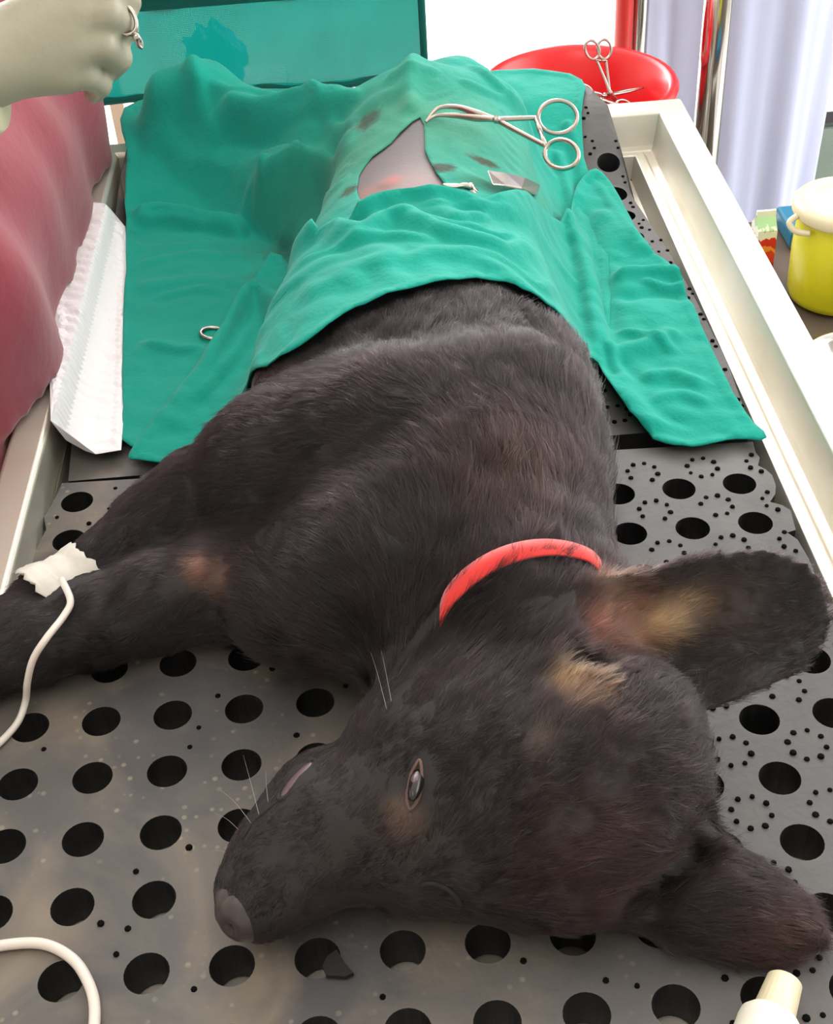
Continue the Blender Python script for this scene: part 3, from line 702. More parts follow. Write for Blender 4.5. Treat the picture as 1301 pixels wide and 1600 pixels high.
# dark hollow inside the ear
# spots of colour in the coat, markings and a tint from the light: centre, radius, colour (linear), strength
def lc3(r, g, b): return np.array(lin((r, g, b))[:3])
def earp(x, y): return dog_hit(x, y)
SPOTS = [(earp(975, 962), .017, lc3(128, 84, 66), .7), (earp(930, 985), .013, lc3(120, 76, 64), .6), (earp(1030, 968), .010, lc3(168, 134, 96), .85), (earp(1062, 956), .009, lc3(150, 118, 84), .75), (earp(1095, 942), .008, lc3(110, 84, 62), .6), (earp(1000, 995), .010, lc3(130, 92, 68), .6),
         (earp(1130, 940), .018, lc3(70, 52, 44), .4), (earp(885, 1060), .0085, lc3(148, 116, 84), .8), (earp(915, 1075), .011, lc3(112, 84, 66), .7), (earp(950, 925), .010, lc3(120, 92, 78), .6),
         (earp(310, 888), .009, lc3(128, 86, 72), .7), (earp(350, 905), .010, lc3(104, 74, 58), .7), (earp(838, 1160), .007, lc3(84, 70, 62), .6),
         (earp(632, 1280), .009, lc3(92, 70, 58), .85), (earp(620, 1262), .006, lc3(96, 74, 62), .6), (earp(1210, 1485), .02, lc3(60, 34, 28), .5), (earp(1150, 1480), .016, lc3(44, 26, 24), .5),
         (earp(800, 745), .035, lc3(52, 34, 28), .4), (earp(900, 1350), .05, lc3(46, 26, 26), .5), (earp(560, 1390), .04, lc3(44, 26, 28), .4)]  # the reddish tint below the cheek is mostly light put into the coat
BASE = lc3(19, 12, 14)
def coat_col(P):
    c = np.repeat(BASE[None], len(P), 0)
    for p, r, col, k_ in SPOTS:
        g = (k_*np.exp(-(np.linalg.norm(P-p, axis=1)/r)**2))[:, None]; c = c*(1-g)+col*g
    return c
nv_ = len(body.data.vertices); co = np.empty(nv_*3, np.float32); body.data.vertices.foreach_get('co', co); co = co.reshape(-1, 3)
att = body.data.color_attributes.new('coat', 'FLOAT_COLOR', 'POINT'); bc_ = coat_col(co)*.8
bare = (co[:, 0] > -.07) & (co[:, 0] < .11) & (co[:, 1] > .30) & (co[:, 1] < .57)
sk_ = np.repeat(lc3(96, 87, 90)[None], nv_, 0)
for x_, y_, r_s, c_s, k_s in [(640, 285, .03, lc3(140, 112, 108), .6), (588, 300, .016, lc3(128, 90, 82), .7), (572, 300, .010, lc3(138, 92, 74), .7), (612, 282, .007, lc3(190, 84, 84), .7), (600, 292, .009, lc3(104, 62, 58), .7), (655, 200, .028, lc3(70, 64, 66), .8), (620, 230, .02, lc3(82, 74, 76), .5)]:
    g = (k_s*np.exp(-(np.linalg.norm(co-dog_hit(x_, y_), axis=1)/r_s)**2))[:, None]; sk_ = sk_*(1-g)+c_s*g
bc_[bare] = sk_[bare]
cl = np.c_[bc_, np.ones(nv_)].astype(np.float32); att.data.foreach_set('color', cl.ravel())
for m_ in (BODYM, SHAVED):
    nt = m_.node_tree; an = nt.nodes.new('ShaderNodeAttribute'); an.attribute_name = 'coat'; nt.links.new(an.outputs['Color'], nt.nodes['Principled BSDF'].inputs['Base Color'])

# ---- collar: a band in a plane through the neck
def ring_on(field, c, e1, e2, n, off, rmax=.13, sink=False):
    out = []
    for i in range(n):
        t = 2*math.pi*i/n; d = math.cos(t)*e1+math.sin(t)*e2; r = .02
        while r < rmax and float(field.sample([c+d*r])[0]) < 0: r += .0015
        if sink: q = proj(c+d*r); k_ = min(max((700-q[0])/40, 0)+max((q[0]-925)/40, 0), 1); r -= .012*k_   # lost in the coat beyond the visible arc
        out.append(c+d*(r+off))
    return np.array(out)
def smooth_ring(P, k=3):
    for _ in range(k): P = (np.roll(P, 1, 0)+2*P+np.roll(P, -1, 0))/4
    return P
def band(name, field, pts, width, off, thick, m, n=96, cshift=None):
    A, B, D = pts; nn = np.cross(B-A, D-A); nn /= np.linalg.norm(nn); c = cshift-nn*((cshift-A)@nn)
    e1 = B-c; e1 -= nn*(e1@nn); e1 /= np.linalg.norm(e1); e2 = np.cross(nn, e1); mb = MB(); rows = []
    for wz, oo in ((-.5, 0), (-.5, thick), (0, thick*1.1), (.5, thick), (.5, 0)):
        R_ = smooth_ring(ring_on(field, c+nn*width*wz, e1, e2, n, off+oo, sink=True), 6); R_[:, 2] = np.maximum(R_[:, 2], .0012); rows.append(R_)
    V = np.vstack(rows); F = []
    for a in range(5):
        b = (a+1) % 5
        for i in range(n): F.append((a*n+i, a*n+(i+1) % n, b*n+(i+1) % n, b*n+i))
    return fixn(mesh(name, V, F, m)), c, nn, rows
cA, cB, cD = dog_hit(716, 930), dog_hit(815, 872), dog_hit(915, 876)
collar, colc, coln, _ = band('dog_collar', dog, (cA, cB, cD), .0095, .003, .0012, COLLAR, cshift=U(810, 930, .065))
tag(collar, 'plain red webbing collar round the black puppy\'s neck', 'collar')

# ---- fur
FLOW = [(U(380, 1420, .04), U(560, 1300, .06)), (U(560, 1300, .07), U(850, 1180, .09)), (U(450, 1260, .04), U(640, 1150, .06)), (U(560, 1400, .02), U(800, 1400, .03)),
        (U(850, 1180, .10), U(1050, 1130, .06)), (U(800, 1400, .03), U(1010, 1330, .04)), (U(640, 1150, .06), U(760, 1000, .08)), (U(800, 1060, .09), U(800, 860, .12)), (U(900, 1000, .09), U(960, 900, .08)),
        (U(800, 860, .11), U(740, 640, .14)), (np.array([.03, .12, .14]), np.array([.03, .30, .14])), (np.array([.12, .05, .05]), np.array([.13, .30, .05])), (np.array([-.05, .20, .1]), np.array([-.07, .32, .1])),
        (U(720, 700, .13), U(480, 690, .12)), (U(430, 735, .1), U(200, 820, .06)), (U(200, 820, .06), U(-90, 1030, .04)), (U(560, 930, .07), U(380, 930, .06)), (U(380, 930, .05), U(-60, 1040, .03)),
        (U(640, 960, .06), U(600, 880, .08)), (earA[0], earA[0]+earA[1]*earA[4]), (earB[0], earB[0]+earB[1]*earB[4]), (np.array([.04, .45, .12]), np.array([.06, .62, .12]))]
FA = np.array([a for a, b in FLOW]); FB = np.array([b for a, b in FLOW]); FD = FB-FA; FL = np.linalg.norm(FD, axis=1); FDn = FD/FL[:, None]
def flow(P):
    out = np.zeros_like(P)
    for a, d, l in zip(FA, FDn, FL):
        t = np.clip((P-a)@d, 0, l); q = np.linalg.norm(P-a-t[:, None]*d, axis=1); out += np.exp(-(q/.02))[:, None]*d
    return out/(np.linalg.norm(out, axis=1)[:, None]+1e-12)
def vnoise(P, cell, seed):
    r = np.random.default_rng(seed); n = 64; G = r.normal(size=(n, n, n, 3)).astype(np.float32); q = np.asarray(P)/cell; i = np.floor(q).astype(int); f = q-i; f = f*f*(3-2*f); out = 0
    for dx in (0, 1):
        for dy in (0, 1):
            for dz in (0, 1):
                w_ = (f[:, 0] if dx else 1-f[:, 0])*(f[:, 1] if dy else 1-f[:, 1])*(f[:, 2] if dz else 1-f[:, 2])
                out = out+w_[:, None]*G[(i[:, 0]+dx) % n, (i[:, 1]+dy) % n, (i[:, 2]+dz) % n]
    return out
def tri_areas(V, Q):
    T_ = np.vstack([Q[:, [0, 1, 2]], Q[:, [0, 2, 3]]]); a = V[T_]; return T_, np.linalg.norm(np.cross(a[:, 1]-a[:, 0], a[:, 2]-a[:, 0]), axis=1)/2
TR, AR = tri_areas(BV, BF)
NH = 400000
tc_ = BV[TR].mean(1)
wgt = AR*np.where(tc_[:, 1] > .36, 0, 1)*np.where(tc_[:, 2] < .004, 0, 1)
pk = rng.choice(len(TR), NH, p=wgt/wgt.sum()); u1 = rng.random(NH); u2 = rng.random(NH); fl = u1+u2 > 1; u1[fl] = 1-u1[fl]; u2[fl] = 1-u2[fl]
a = BV[TR[pk]]; RP = a[:, 0]+u1[:, None]*(a[:, 1]-a[:, 0])+u2[:, None]*(a[:, 2]-a[:, 0])
RN = dog.grad(RP, .004)
fo = np.asarray(front)
def infront(P, grow=0):
    return inside(P[:, :2], fo) & (P[:, 2] > bil(Hf, P[:, 0], P[:, 1])-.03-grow)
keep = np.ones(NH, bool)
dd_, _ = polydist(RP[:, 0], RP[:, 1], np.vstack([fo, fo[:1]])); inf = inside(RP[:, :2], fo); keep &= ~(inf & (dd_ > .004) & (RP[:, 1] > .16))
keep &= ~inside(RP[:, :2], np.asarray(rear)) | (RP[:, 1] < .25)
keep &= np.linalg.norm(RP-(nc+nd*.001), axis=1) > .0165
er_ = RP-ec; keep &= ((er_@axl)/.0135)**2+((er_@axw)/.0060)**2+((er_@nrm)/.02)**2 > 1
keep &= np.linalg.norm(RP-lc, axis=1) > .0095
cdist = (RP-colc)@coln; keep &= ~((np.abs(cdist) < .0035) & (np.linalg.norm(RP-colc, axis=1) < .12))
keep &= (RN[:, 2] > -.75)
tapeA, tapeB = U(142, 898, .035), U(68, 950, .031); td = tapeB-tapeA; tl = np.linalg.norm(td); td /= tl
tt_ = (RP-tapeA)@td; tq = np.linalg.norm(RP-tapeA-tt_[:, None]*td, axis=1); keep &= ~((tt_ > .004) & (tt_ < tl-.002) & (tq < .034))
RP = RP[keep]; RN = RN[keep]; dd_ = dd_[keep]; NHk = len(RP)
# length of the hair by region
REG = [(U(400, 1400, .03), .03, .005), (U(500, 1320, .04), .03, .0045), (U(620, 1270, .06), .03, .0055), (U(640, 1160, .06), .03, .0065), (U(760, 1200, .09), .04, .0085), (U(900, 1250, .09), .04, .011), (U(1030, 1160, .06), .03, .016), (U(850, 1390, .02), .04, .011), (U(640, 1400, .02), .04, .006),
       (U(840, 1000, .1), .04, .017), (U(780, 900, .1), .04, .019), (U(700, 990, .07), .04, .016), (U(900, 900, .09), .03, .018), (np.array([.03, .1, .14]), .06, .014), (np.array([.12, .1, .06]), .05, .020), (np.array([.02, .22, .14]), .06, .013), (U(450, 900, .05), .05, .013),
       (U(500, 1000, .03), .04, .015), (U(400, 700, .09), .04, .012), (U(250, 780, .05), .04, .009), (U(60, 930, .04), .04, .007), (U(300, 920, .05), .04, .008), (U(50, 1010, .03), .04, .007), (earA[0]+earA[1]*.03, .03, .013), (earA[0]+earA[1]*.08, .03, .012), (earA[0]+earA[1]*.12, .03, .008),
       (earB[0]+earB[1]*.03, .03, .016), (earB[0]+earB[1]*.08, .03, .013), (U(905, 1070, .1), .015, .012)]
REG += [(ec, .009, .0022)]
ws = np.zeros(NHk); ls = np.zeros(NHk)
for p, r, l in REG:
    q = np.exp(-(np.linalg.norm(RP-p, axis=1)/r)**1.5*2)+1e-9; ws += q; ls += q*l
LEN = ls/ws*rng.uniform(.6, 1.15, NHk)
fd = flow(RP); n1 = vnoise(RP, .012, 1); n2 = vnoise(RP, .004, 2); n3 = vnoise(RP, .04, 5)
fd = fd+n1*.28+n2*.16+n3*.22+rng.normal(size=fd.shape)*.10
fd -= RN*(fd*RN).sum(1)[:, None]; fd /= np.linalg.norm(fd, axis=1)[:, None]+1e-9
under = (RP[:, 1] > .12) & (dd_ < .02) & (RP[:, 2] > .03)
LEN = np.where(under & inside(RP[:, :2], fo), .004, LEN)
LEN = np.where(under & (dd_ < .014), np.minimum(LEN, .006), LEN)
LEN = np.where(np.abs((RP-colc)@coln) < .02, LEN*.8, LEN)
lift = .34+.14*n1[:, 0]+.08*n2[:, 1]; lift = np.clip(lift+.35*np.exp(-((RP-colc)@coln/.010)**2), .12, .9)
KP = 5; ts = np.linspace(0, 1, KP); LEN = np.where((rng.random(NHk) < .04) & (dd_ > .02), LEN*1.45, LEN); PTS = np.zeros((NHk, KP, 3), np.float32)
for i, t in enumerate(ts):
    ln2 = lift*(t-.42*t*t); side = .16*n2[:, 2]*t*t
    PTS[:, i] = RP-RN*.0006+LEN[:, None]*(fd*(t*(1-.12*lift))[:, None]+RN*ln2[:, None]+np.cross(RN, fd)*side[:, None])
PTS[:, :, 2] = np.maximum(PTS[:, :, 2], .0006)
hc_ = coat_col(RP)*(rng.uniform(.45, 1.4, NHk)*(1+.3*n1[:, 1]+.3*n2[:, 0]).clip(.3, 2.2))[:, None]
grey = rng.random(NHk) < .02; hc_[grey] = hc_[grey]*.4+np.array([.11, .095, .085]); guard = rng.random(NHk) < .03

def hair(name, PTS, cols, rad, m, tip=.35):
    hcv = bpy.data.hair_curves.new(name); N_, K_ = PTS.shape[:2]; hcv.add_curves([K_]*N_)
    hcv.attributes['position'].data.foreach_set('vector', PTS.reshape(-1).astype(np.float32))
    ra = hcv.attributes.new('radius', 'FLOAT', 'POINT') if 'radius' not in hcv.attributes else hcv.attributes['radius']
    rv = np.repeat(np.asarray(rad, np.float32).reshape(-1, 1) if np.ndim(rad) else np.full((N_, 1), rad, np.float32), K_, 1)*np.linspace(1, tip, K_)[None]
    ra.data.foreach_set('value', rv.reshape(-1).astype(np.float32))
    ca = hcv.attributes.new('hair_col', 'FLOAT_COLOR', 'CURVE'); ca.data.foreach_set('color', np.c_[cols, np.ones(N_)].astype(np.float32).ravel())
    hcv.materials.append(m); o = bpy.data.objects.new(name, hcv); C.objects.link(o); return o
FURM = bpy.data.materials.new('dog_fur'); FURM.use_nodes = True; nt = FURM.node_tree; nt.nodes.remove(nt.nodes['Principled BSDF'])
hb = nt.nodes.new('ShaderNodeBsdfHairPrincipled'); hb.parametrization = 'COLOR'; hb.inputs['Roughness'].default_value = .30; hb.inputs['Radial Roughness'].default_value = .5; hb.inputs['IOR'].default_value = 1.42
an = nt.nodes.new('ShaderNodeAttribute'); an.attribute_name = 'hair_col'; nt.links.new(an.outputs['Color'], hb.inputs['Color']); nt.links.new(hb.outputs[0], nt.nodes['Material Output'].inputs[0])
fur = hair('fur', PTS, hc_.clip(.002, .9), .00011, FURM); part(fur)
# whiskers
WM = mat('whisker', (150, 145, 145), .4); W_ = MB(); ws_ = MB()
def whisk(p0, p1, z1, sag=.004):
    a = dog_hit(*p0); b = U(p1[0], p1[1], z1); m_ = (a+b)/2+np.array([0, 0, sag]); q = crom([a, m_, b], 6); part(MB().tube(q, np.linspace(.00015, .00005, len(q)), 5).build('whisker', WM), 'fine pale whisker')
for p0, p1, z1 in [((395, 1290), (345, 1235), .03), ((405, 1275), (380, 1180), .045), ((420, 1265), (415, 1205), .05), ((385, 1310), (335, 1270), .02), ((372, 1345), (330, 1330), .02), ((604, 1108), (576, 1010), .075), ((612, 1100), (592, 1002), .078)]: whisk(p0, p1, z1)

# ------------------------------------------------------------------ tape and tubing
leg1 = Field((-.36, -.02, -.01), (-.10, .2, .08), .003)
leg1.chain(arm1, .016); leg1.blur(1)
V = []; F = []; n = 64; rows = 14
e1 = np.array([0, 0, 1.])-td*td[2]; e1 /= np.linalg.norm(e1); e2 = np.cross(td, e1)
RT = []
for i in range(rows):
    t = tl*i/(rows-1); c = tapeA+td*t; R_ = smooth_ring(ring_on(leg1, c, e1, e2, n, .0022, .05), 2)
    jag = (.0012*np.sin(np.arange(n)*1.7)+.001*np.sin(np.arange(n)*.6+2))*(i in (0, rows-1)); R_ = R_+td*jag[:, None]; R_[:, 2] = np.maximum(R_[:, 2], .0012); RT.append(R_)
V = np.vstack(RT); F = [(i*n+k, i*n+(k+1) % n, (i+1)*n+(k+1) % n, (i+1)*n+k) for i in range(rows-1) for k in range(n)]
tp = fixn(mesh('medical_tape', V, F, TAPE)); tag(tp, 'white paper tape wrapped round the puppy\'s upper front leg', 'tape')
s_ = tp.modifiers.new('t', 'SOLIDIFY'); s_.thickness = .0006; s_.offset = 1
# loose torn flap of a second turn of tape
c0 = tapeA+td*tl*.62; FL_ = []
for i in range(8):
    row = []
    for j in range(14):
        t = i/7; an_ = -1.0+1.9*j/13; d = math.cos(an_)*e1+math.sin(an_)*e2; r = .02
        while float(leg1.sample([c0+td*(t*.016)+d*r])[0]) < .0035+.0025*t: r += .0008
        row.append(c0+td*(t*.016+(.002*math.sin(j*2.1) if i == 7 else 0))+d*r)
    FL_.append(row)
o = mesh('torn_end', np.array(FL_).reshape(-1, 3), [(i*14+j, i*14+j+1, (i+1)*14+j+1, (i+1)*14+j) for i in range(7) for j in range(13)], TAPE, None); o.parent = tp
s_ = o.modifiers.new('t', 'SOLIDIFY'); s_.thickness = .0005
P = [U(96, 905, .063), U(110, 938, .060), U(100, 962, .058), U(72, 998, .058), U(52, 1030, .046), U(43, 1065, .028), U(40, 1095, .010), U(28, 1128, .0032), U(0, 1160, .003), U(-40, 1190, .003), U(-120, 1240, .003)]
o = MB().tube(crom(P, 10), .0023, 12).build('infusion_tube', TUBEM); tag(o, 'thin white tube running from the taped leg down to the left mat edge', 'tube')
P = [U(-120, 1520, .0034), U(-40, 1488, .0034), U(20, 1475, .0034), U(72, 1476, .0034), U(115, 1500, .0034), U(140, 1540, .0034), U(148, 1580, .0034), U(142, 1630, .0034), U(120, 1700, .0034)]
o = MB().tube(crom(P, 12), .0030, 14).build('loose_tube', TUBEM); tag(o, 'thicker white tube curving in a loop on the mat, nearest the viewer at left', 'tube')
# ------------------------------------------------------------------ white squeeze tube with ribbed cap
ca_ = U(1226, 1535, .013); cb_ = U(1190, 1640, .016); ax = ca_-cb_; ax /= np.linalg.norm(ax); ux = np.array([ax[0], ax[1], 0]); ux /= np.linalg.norm(ux)
bt = empty('ointment_tube', tuple(U(1190, 1640, 0)), 'white squeeze tube with a ribbed cream cap, lying on the mat at lower right', 'tube')
c0 = U(1226, 1532, .0125)
MB().lathe([(.0006, 0), (.0080, 0), (.0088, -.0008), (.0100, -.019), (.0103, -.0205), (.0098, -.021), (.002, -.021)], c0, ux, 72, rib=lambda h, k: .035*(k % 3 == 0) if -.0195 < h < -.001 else 0).build('cap', CREAM, bt)
prof_b = [(.0075, -.020), (.0082, -.0215), (.0125, -.023), (.0150, -.026), (.0155, -.030)]
mbb = MB().lathe([(.001, -.020)]+prof_b+[(.0155, -.05), (.0155, -.09)], c0+np.array([0, 0, .0032]), ux, 48)
mbb.build('tube_body', WHPL, bt)
# scrap of torn rubber beside a hole
sp_ = up([(512, 1500), (527, 1490), (540, 1512), (553, 1526), (540, 1532), (510, 1530), (505, 1515)])
V = [(x, y, .0012) for x, y in sp_]+[(x, y, .004) for x, y in sp_]; k_ = len(sp_)
o = mesh('rubber_scrap', V, [tuple(range(k_))[::-1], tuple(range(k_, 2*k_))]+[(i, (i+1) % k_, k_+(i+1) % k_, k_+i) for i in range(k_)], BLACKRUB, smooth=False); tag(o, 'small torn black scrap of rubber at a mat hole below the muzzle', 'scrap')

# ------------------------------------------------------------------ instruments
def ring_path(c, u, v, ru, rv, n=28): return [c+u*ru*math.cos(t)+v*rv*math.sin(t) for t in np.linspace(0, 2*math.pi, n+1)[:-1]]
def forceps(name, tip, pivot, r1, r2, nrm, label, group=None, scale=1., bend=None, ringr=(.0135, .0105)):
    """two crossed arms, each with jaw, shank and finger ring, joined by a screw and a ratchet"""
    tip, pivot, r1, r2 = [np.array(v, float) for v in (tip, pivot, r1, r2)]; nrm = np.array(nrm, float); nrm /= np.linalg.norm(nrm)
    root = empty(name, tuple(pivot), label, 'forceps', group); ax = pivot-(r1+r2)/2; ax /= np.linalg.norm(ax); sd = np.cross(nrm, ax)
    for r, s in ((r1, 1), (r2, -1)):
        ao = r-pivot; ao /= np.linalg.norm(ao); so = np.cross(nrm, ao); off = nrm*.0012*s*scale
        side = 1 if (r-pivot)@sd > 0 else -1
        neck = r-ao*ringr[0]*scale
        pts = [tip+off*.2, tip*.55+pivot*.45-sd*side*.0022*scale+off*.6, pivot+off, pivot*.6+neck*.4+off, neck+off*.2]
        if bend is not None: pts = [tip+off*.2]+[b_+(-sd*side*bs+off*.4) for b_, bs in bend]+[pivot+off, pivot*.6+neck*.4+off, neck+off*.2]
        q = crom(pts, 7); k = len(q); rr = np.interp(np.linspace(0, 1, k), [0, .35, .5, .6, 1], [.0011, .0021, .0030, .0022, .0018])*scale
        m_ = MB().tube(q, rr, 10, flat=.7, up=nrm)
        m_.tube(ring_path(r, ao, so, ringr[0]*scale, ringr[1]*scale), .0017*scale, 10, True)
        m_.build('arm', INSTR, root)
        oth = r2 if r is r1 else r1; ob = oth-pivot; ob /= np.linalg.norm(ob); on = oth-ob*ringr[0]*scale-ob*.002*scale; me_ = neck-ao*.002*scale
        m2 = MB().tube([me_, me_+(on-me_)*.55], .0019*scale, 8); m2.build('ratchet', INSTR, root)
    MB().lathe([(.0001, -.0035*scale), (.0026*scale, -.0035*scale), (.003*scale, 0), (.0026*scale, .0035*scale), (.0001, .0035*scale)], pivot, nrm, 16).build('screw', INSTR, root)
    return root
hr = lambda x, y, o_=.004: hit(Hr, x, y)+np.array([0, 0, o_])
def lay(x, y, z): return U(x, y, z)
tz = hr(665, 196, .003); z0 = tz[2]
tilt = lambda x, y: U(x, y, z0+.006)
r1 = tilt(872, 183)
fz = max(hit(Hr, 880, 215)[2], z0-.02)
forceps('towel_clamp', tz, U(775, 187, z0+.008), U(871, 183, z0+.004), U(877, 241, z0+.001), U(800, 200, z0+.05)-U(800, 230, z0), 'steel clamp with two finger rings gripping the corner of the drape opening',
        bend=[(U(682, 175, z0+.006), .0035), (U(712, 174, z0+.008), .004), (U(745, 181, z0+.008), .002)], ringr=(.0150, .0125), scale=1.15)
q0 = hr(692, 292, .002); under_ = lambda x, y: hit(Hf, x, y)-np.array([0, 0, .022])
forceps('towel_clamp', q0, hr(735, 299, .003), under_(838, 350), under_(815, 375), (0, -.3, 1), 'steel clamp half tucked under the front drape, at the lower side of the drape opening', ringr=(.012, .009))
pl = [hr(762, 289, .011), hr(790, 293, .0115), hr(820, 300, .0115), hr(843, 310, .0115)]
dn = [hr(770, 309, .010), hr(790, 311, .0105), hr(815, 315, .0105), hr(838, 324, .0105)]
V = pl+dn+[v+np.array([0, 0, .0022]) for v in pl]+[v+np.array([0, 0, .0022]) for v in dn]
Fp = []
for i in range(3): Fp += [(i, i+1, 5+i, 4+i), (8+i, 12+i, 13+i, 9+i), (i, 8+i, 9+i, i+1), (4+i, 5+i, 13+i, 12+i)]
Fp += [(0, 4, 12, 8), (3, 11, 15, 7)]
o = fixn(mesh('retractor_blade', V, Fp, INSTR, smooth=False)); o.modifiers.new('b', 'BEVEL').width = .0005; tag(o, 'flat steel instrument handle lying on the drape between the two clamps and the front drape', 'instrument')
a1 = hit(Hr, 333, 525)+np.array([0, 0, .003]); lowp = lambda x, y, z: U(x, y, z)
forceps('artery_forceps', lowp(425, 515, .0), lowp(385, 528, .001), a1, lowp(352, 562, .0015), (0, 0, 1), 'steel forceps mostly under the front drape, one finger ring showing at left', ringr=(.0105, .0088))

# ------------------------------------------------------------------ red bowl with instruments on a stool behind the table
bc = np.array([.253, .898, -.003])
st = empty('stool', (bc[0], bc[1], FLOOR_Z), 'round stool carrying the red bowl behind the table', 'stool')
MB().lathe([(.001, -.115), (.108, -.115), (.112, -.11), (.112, -.10), (.108, -.095), (.001, -.095)], bc, (0, 0, 1), 40).build('stool_top', COUNTER, st)
for q in range(4):
    t = math.pi/4+q*math.pi/2; MB().tube([bc+np.array([.08*math.cos(t), .08*math.sin(t), -.115]), np.array([bc[0]+.10*math.cos(t), bc[1]+.10*math.sin(t), FLOOR_Z])], .012, 12).build('leg', DARK, st)
BR = .111
o = fixn(MB().lathe([(.001, -.094), (.068, -.094), (.074, -.090), (.090, -.045), (.102, -.010), (BR, -.008), (BR+.006, -.005), (BR+.008, .001), (BR+.005, .006), (BR-.001, .006), (BR-.005, .001), (.099, -.010), (.087, -.045), (.070, -.086), (.001, -.088)], bc, (0, 0, 1), 72).build('bowl', REDPL)); tag(o, 'round red plastic bowl holding steel instruments, behind the far end of the table', 'bowl')
def UYp(x, y, Y_): return UY(x, y, Y_)
forceps('artery_forceps', UYp(972, 172, .90), UYp(953, 145, .90), UYp(925, 78, .915), UYp(944, 77, .915), (0, -1, .3), 'steel forceps standing up in the red bowl, finger rings above the rim', 'instruments in the red bowl', ringr=(.011, .008))
forceps('artery_forceps', UYp(1005, 137, .93), UYp(945, 150, .90), UYp(915, 140, .89), UYp(905, 158, .87), (0, -.6, 1), 'steel forceps lying in the red bowl, pointing right across the bowl', 'instruments in the red bowl', ringr=(.010, .008))
forceps('artery_forceps', UYp(900, 170, .86), UYp(940, 158, .875), UYp(975, 165, .88), UYp(965, 172, .87), (0, -.6, 1), 'steel forceps lying low in the red bowl, closest to the curled mat', 'instruments in the red bowl', ringr=(.010, .008))

# ------------------------------------------------------------------ green cloth screen behind the table
sc_ = empty('cloth_screen', (-.15, .98, FLOOR_Z), 'thin green gauze cloth screen hanging behind the table, light shining through', 'screen')
GA = cloth_mat('green_gauze', (2, 104, 94), translucent=True)
V = []; F = []; nx = 90; ny = 40; xa, xb = -.55, .078; za, zb = -.012, .40
for j in range(ny+1):
    for i in range(nx+1):
        x = xa+(xb-xa)*i/nx; z = za+(zb-za)*j/ny
        V.append((x, .98+.005*math.sin(x*38+z*6)+.003*math.sin(x*90)+.004*math.sin(z*30+x*9), z+.003*math.sin(x*14)*(j == 0)))
for j in range(ny):
    for i in range(nx): F.append((j*(nx+1)+i, j*(nx+1)+i+1, (j+1)*(nx+1)+i+1, (j+1)*(nx+1)+i))
mesh('fabric', V, F, GA, sc_)
hm = cloth_mat('green_hem', (6, 96, 88)); MB().tube([(xa+(xb-xa)*i/60, .979+.005*math.sin((xa+(xb-xa)*i/60)*38), za+.003) for i in range(61)], .005, 8, flat=1.4, up=(0, 1, 0)).build('hem', hm, sc_)
MB().box((xa, .973, .098), (xb, .985, .40)).build('fabric', hm, sc_, smooth=False)
for x in (xa, xb): MB().tube([(x, .98, FLOOR_Z), (x, .98, .41)], .0045, 12).build('post', hm, sc_)
MB().tube([(xa, .98, .405), (xb, .98, .405)], .006, 12).build('rail', hm, sc_)
for x in (xa, xb): MB().tube([(x, .8 if x < 0 else .9, FLOOR_Z+.01), (x, 1.2, FLOOR_Z+.01)], .01, 10).build('foot', hm, sc_)
V, F = blob(UY(335, 85, 1.32), (np.eye(3)[0], np.eye(3)[1], np.eye(3)[2]), (.045, .04, .055), 28, lambda q, p: p*(1+.13*math.sin(q[0]*9+q[2]*7)+.08*math.sin(q[1]*15+q[2]*11)-.25*max(q[2], 0)))
o = mesh('plastic_bag', V, F, BLUEBAG); tag(o, 'blue plastic bag glimpsed through the green gauze screen', 'bag')
zt = float(UY(335, 85, 1.32)[2])-.05; xt = float(UY(335, 85, 1.32)[0])
sd_ = empty('side_stand', (xt, 1.32, FLOOR_Z), 'narrow white stand behind the gauze screen, under the blue bag', 'stand')
WHM = mat('white_enamel', (235, 233, 228), .4)
MB().box((xt-.1, 1.24, zt-.02), (xt+.1, 1.40, zt)).build('stand_top', WHM, sd_, smooth=False, bevel=.004)
for sx in (-.08, .08): MB().tube([(xt+sx, 1.32, FLOOR_Z), (xt+sx, 1.32, zt-.02)], .01, 10).build('leg', WHM, sd_)
o = MB().box((-.372, 1.29, FLOOR_Z), (-.352, 1.31, -.10)).build('wooden_post', mat('beige_wood', (206, 184, 160), .6), smooth=False); tag(o, 'pale beige wooden post standing on the floor beyond the table\'s left corner', 'post')

# ------------------------------------------------------------------ poles
def pole(name, x, y, r, m, label, base=True):
    root = empty(name, (x, y, FLOOR_Z), label, 'pole')
    MB().tube([(x, y, FLOOR_Z+.03), (x, y, 1.1)], r, 24).build('shaft', m, root)
    mb = MB()
    for q in range(4):
        t = q*math.pi/2+.4; mb = MB().tube([(x, y, FLOOR_Z+.05), (x+.09*math.cos(t), y+.09*math.sin(t), FLOOR_Z+.012)], .011, 10); mb.build('foot', m, root)
    return root
px_ = UY(1106, 180, .90); pole('drip_stand', float(px_[0]), .90, .0165, CHROME, 'shiny steel pole standing behind the table\'s far right corner')
px_ = UY(992, 60, 1.22); rs = pole('drip_stand', float(px_[0])+.004, 1.215, .012, CHROME, 'stand behind the red bowl with a red painted tube beside its steel pole')
o = MB().tube([(float(px_[0])-.020, 1.205, FLOOR_Z+.05), (float(px_[0])-.020, 1.205, 1.05)], .0125, 20).build('tube', REDMETAL, rs); o['label'] = 'red painted tube'

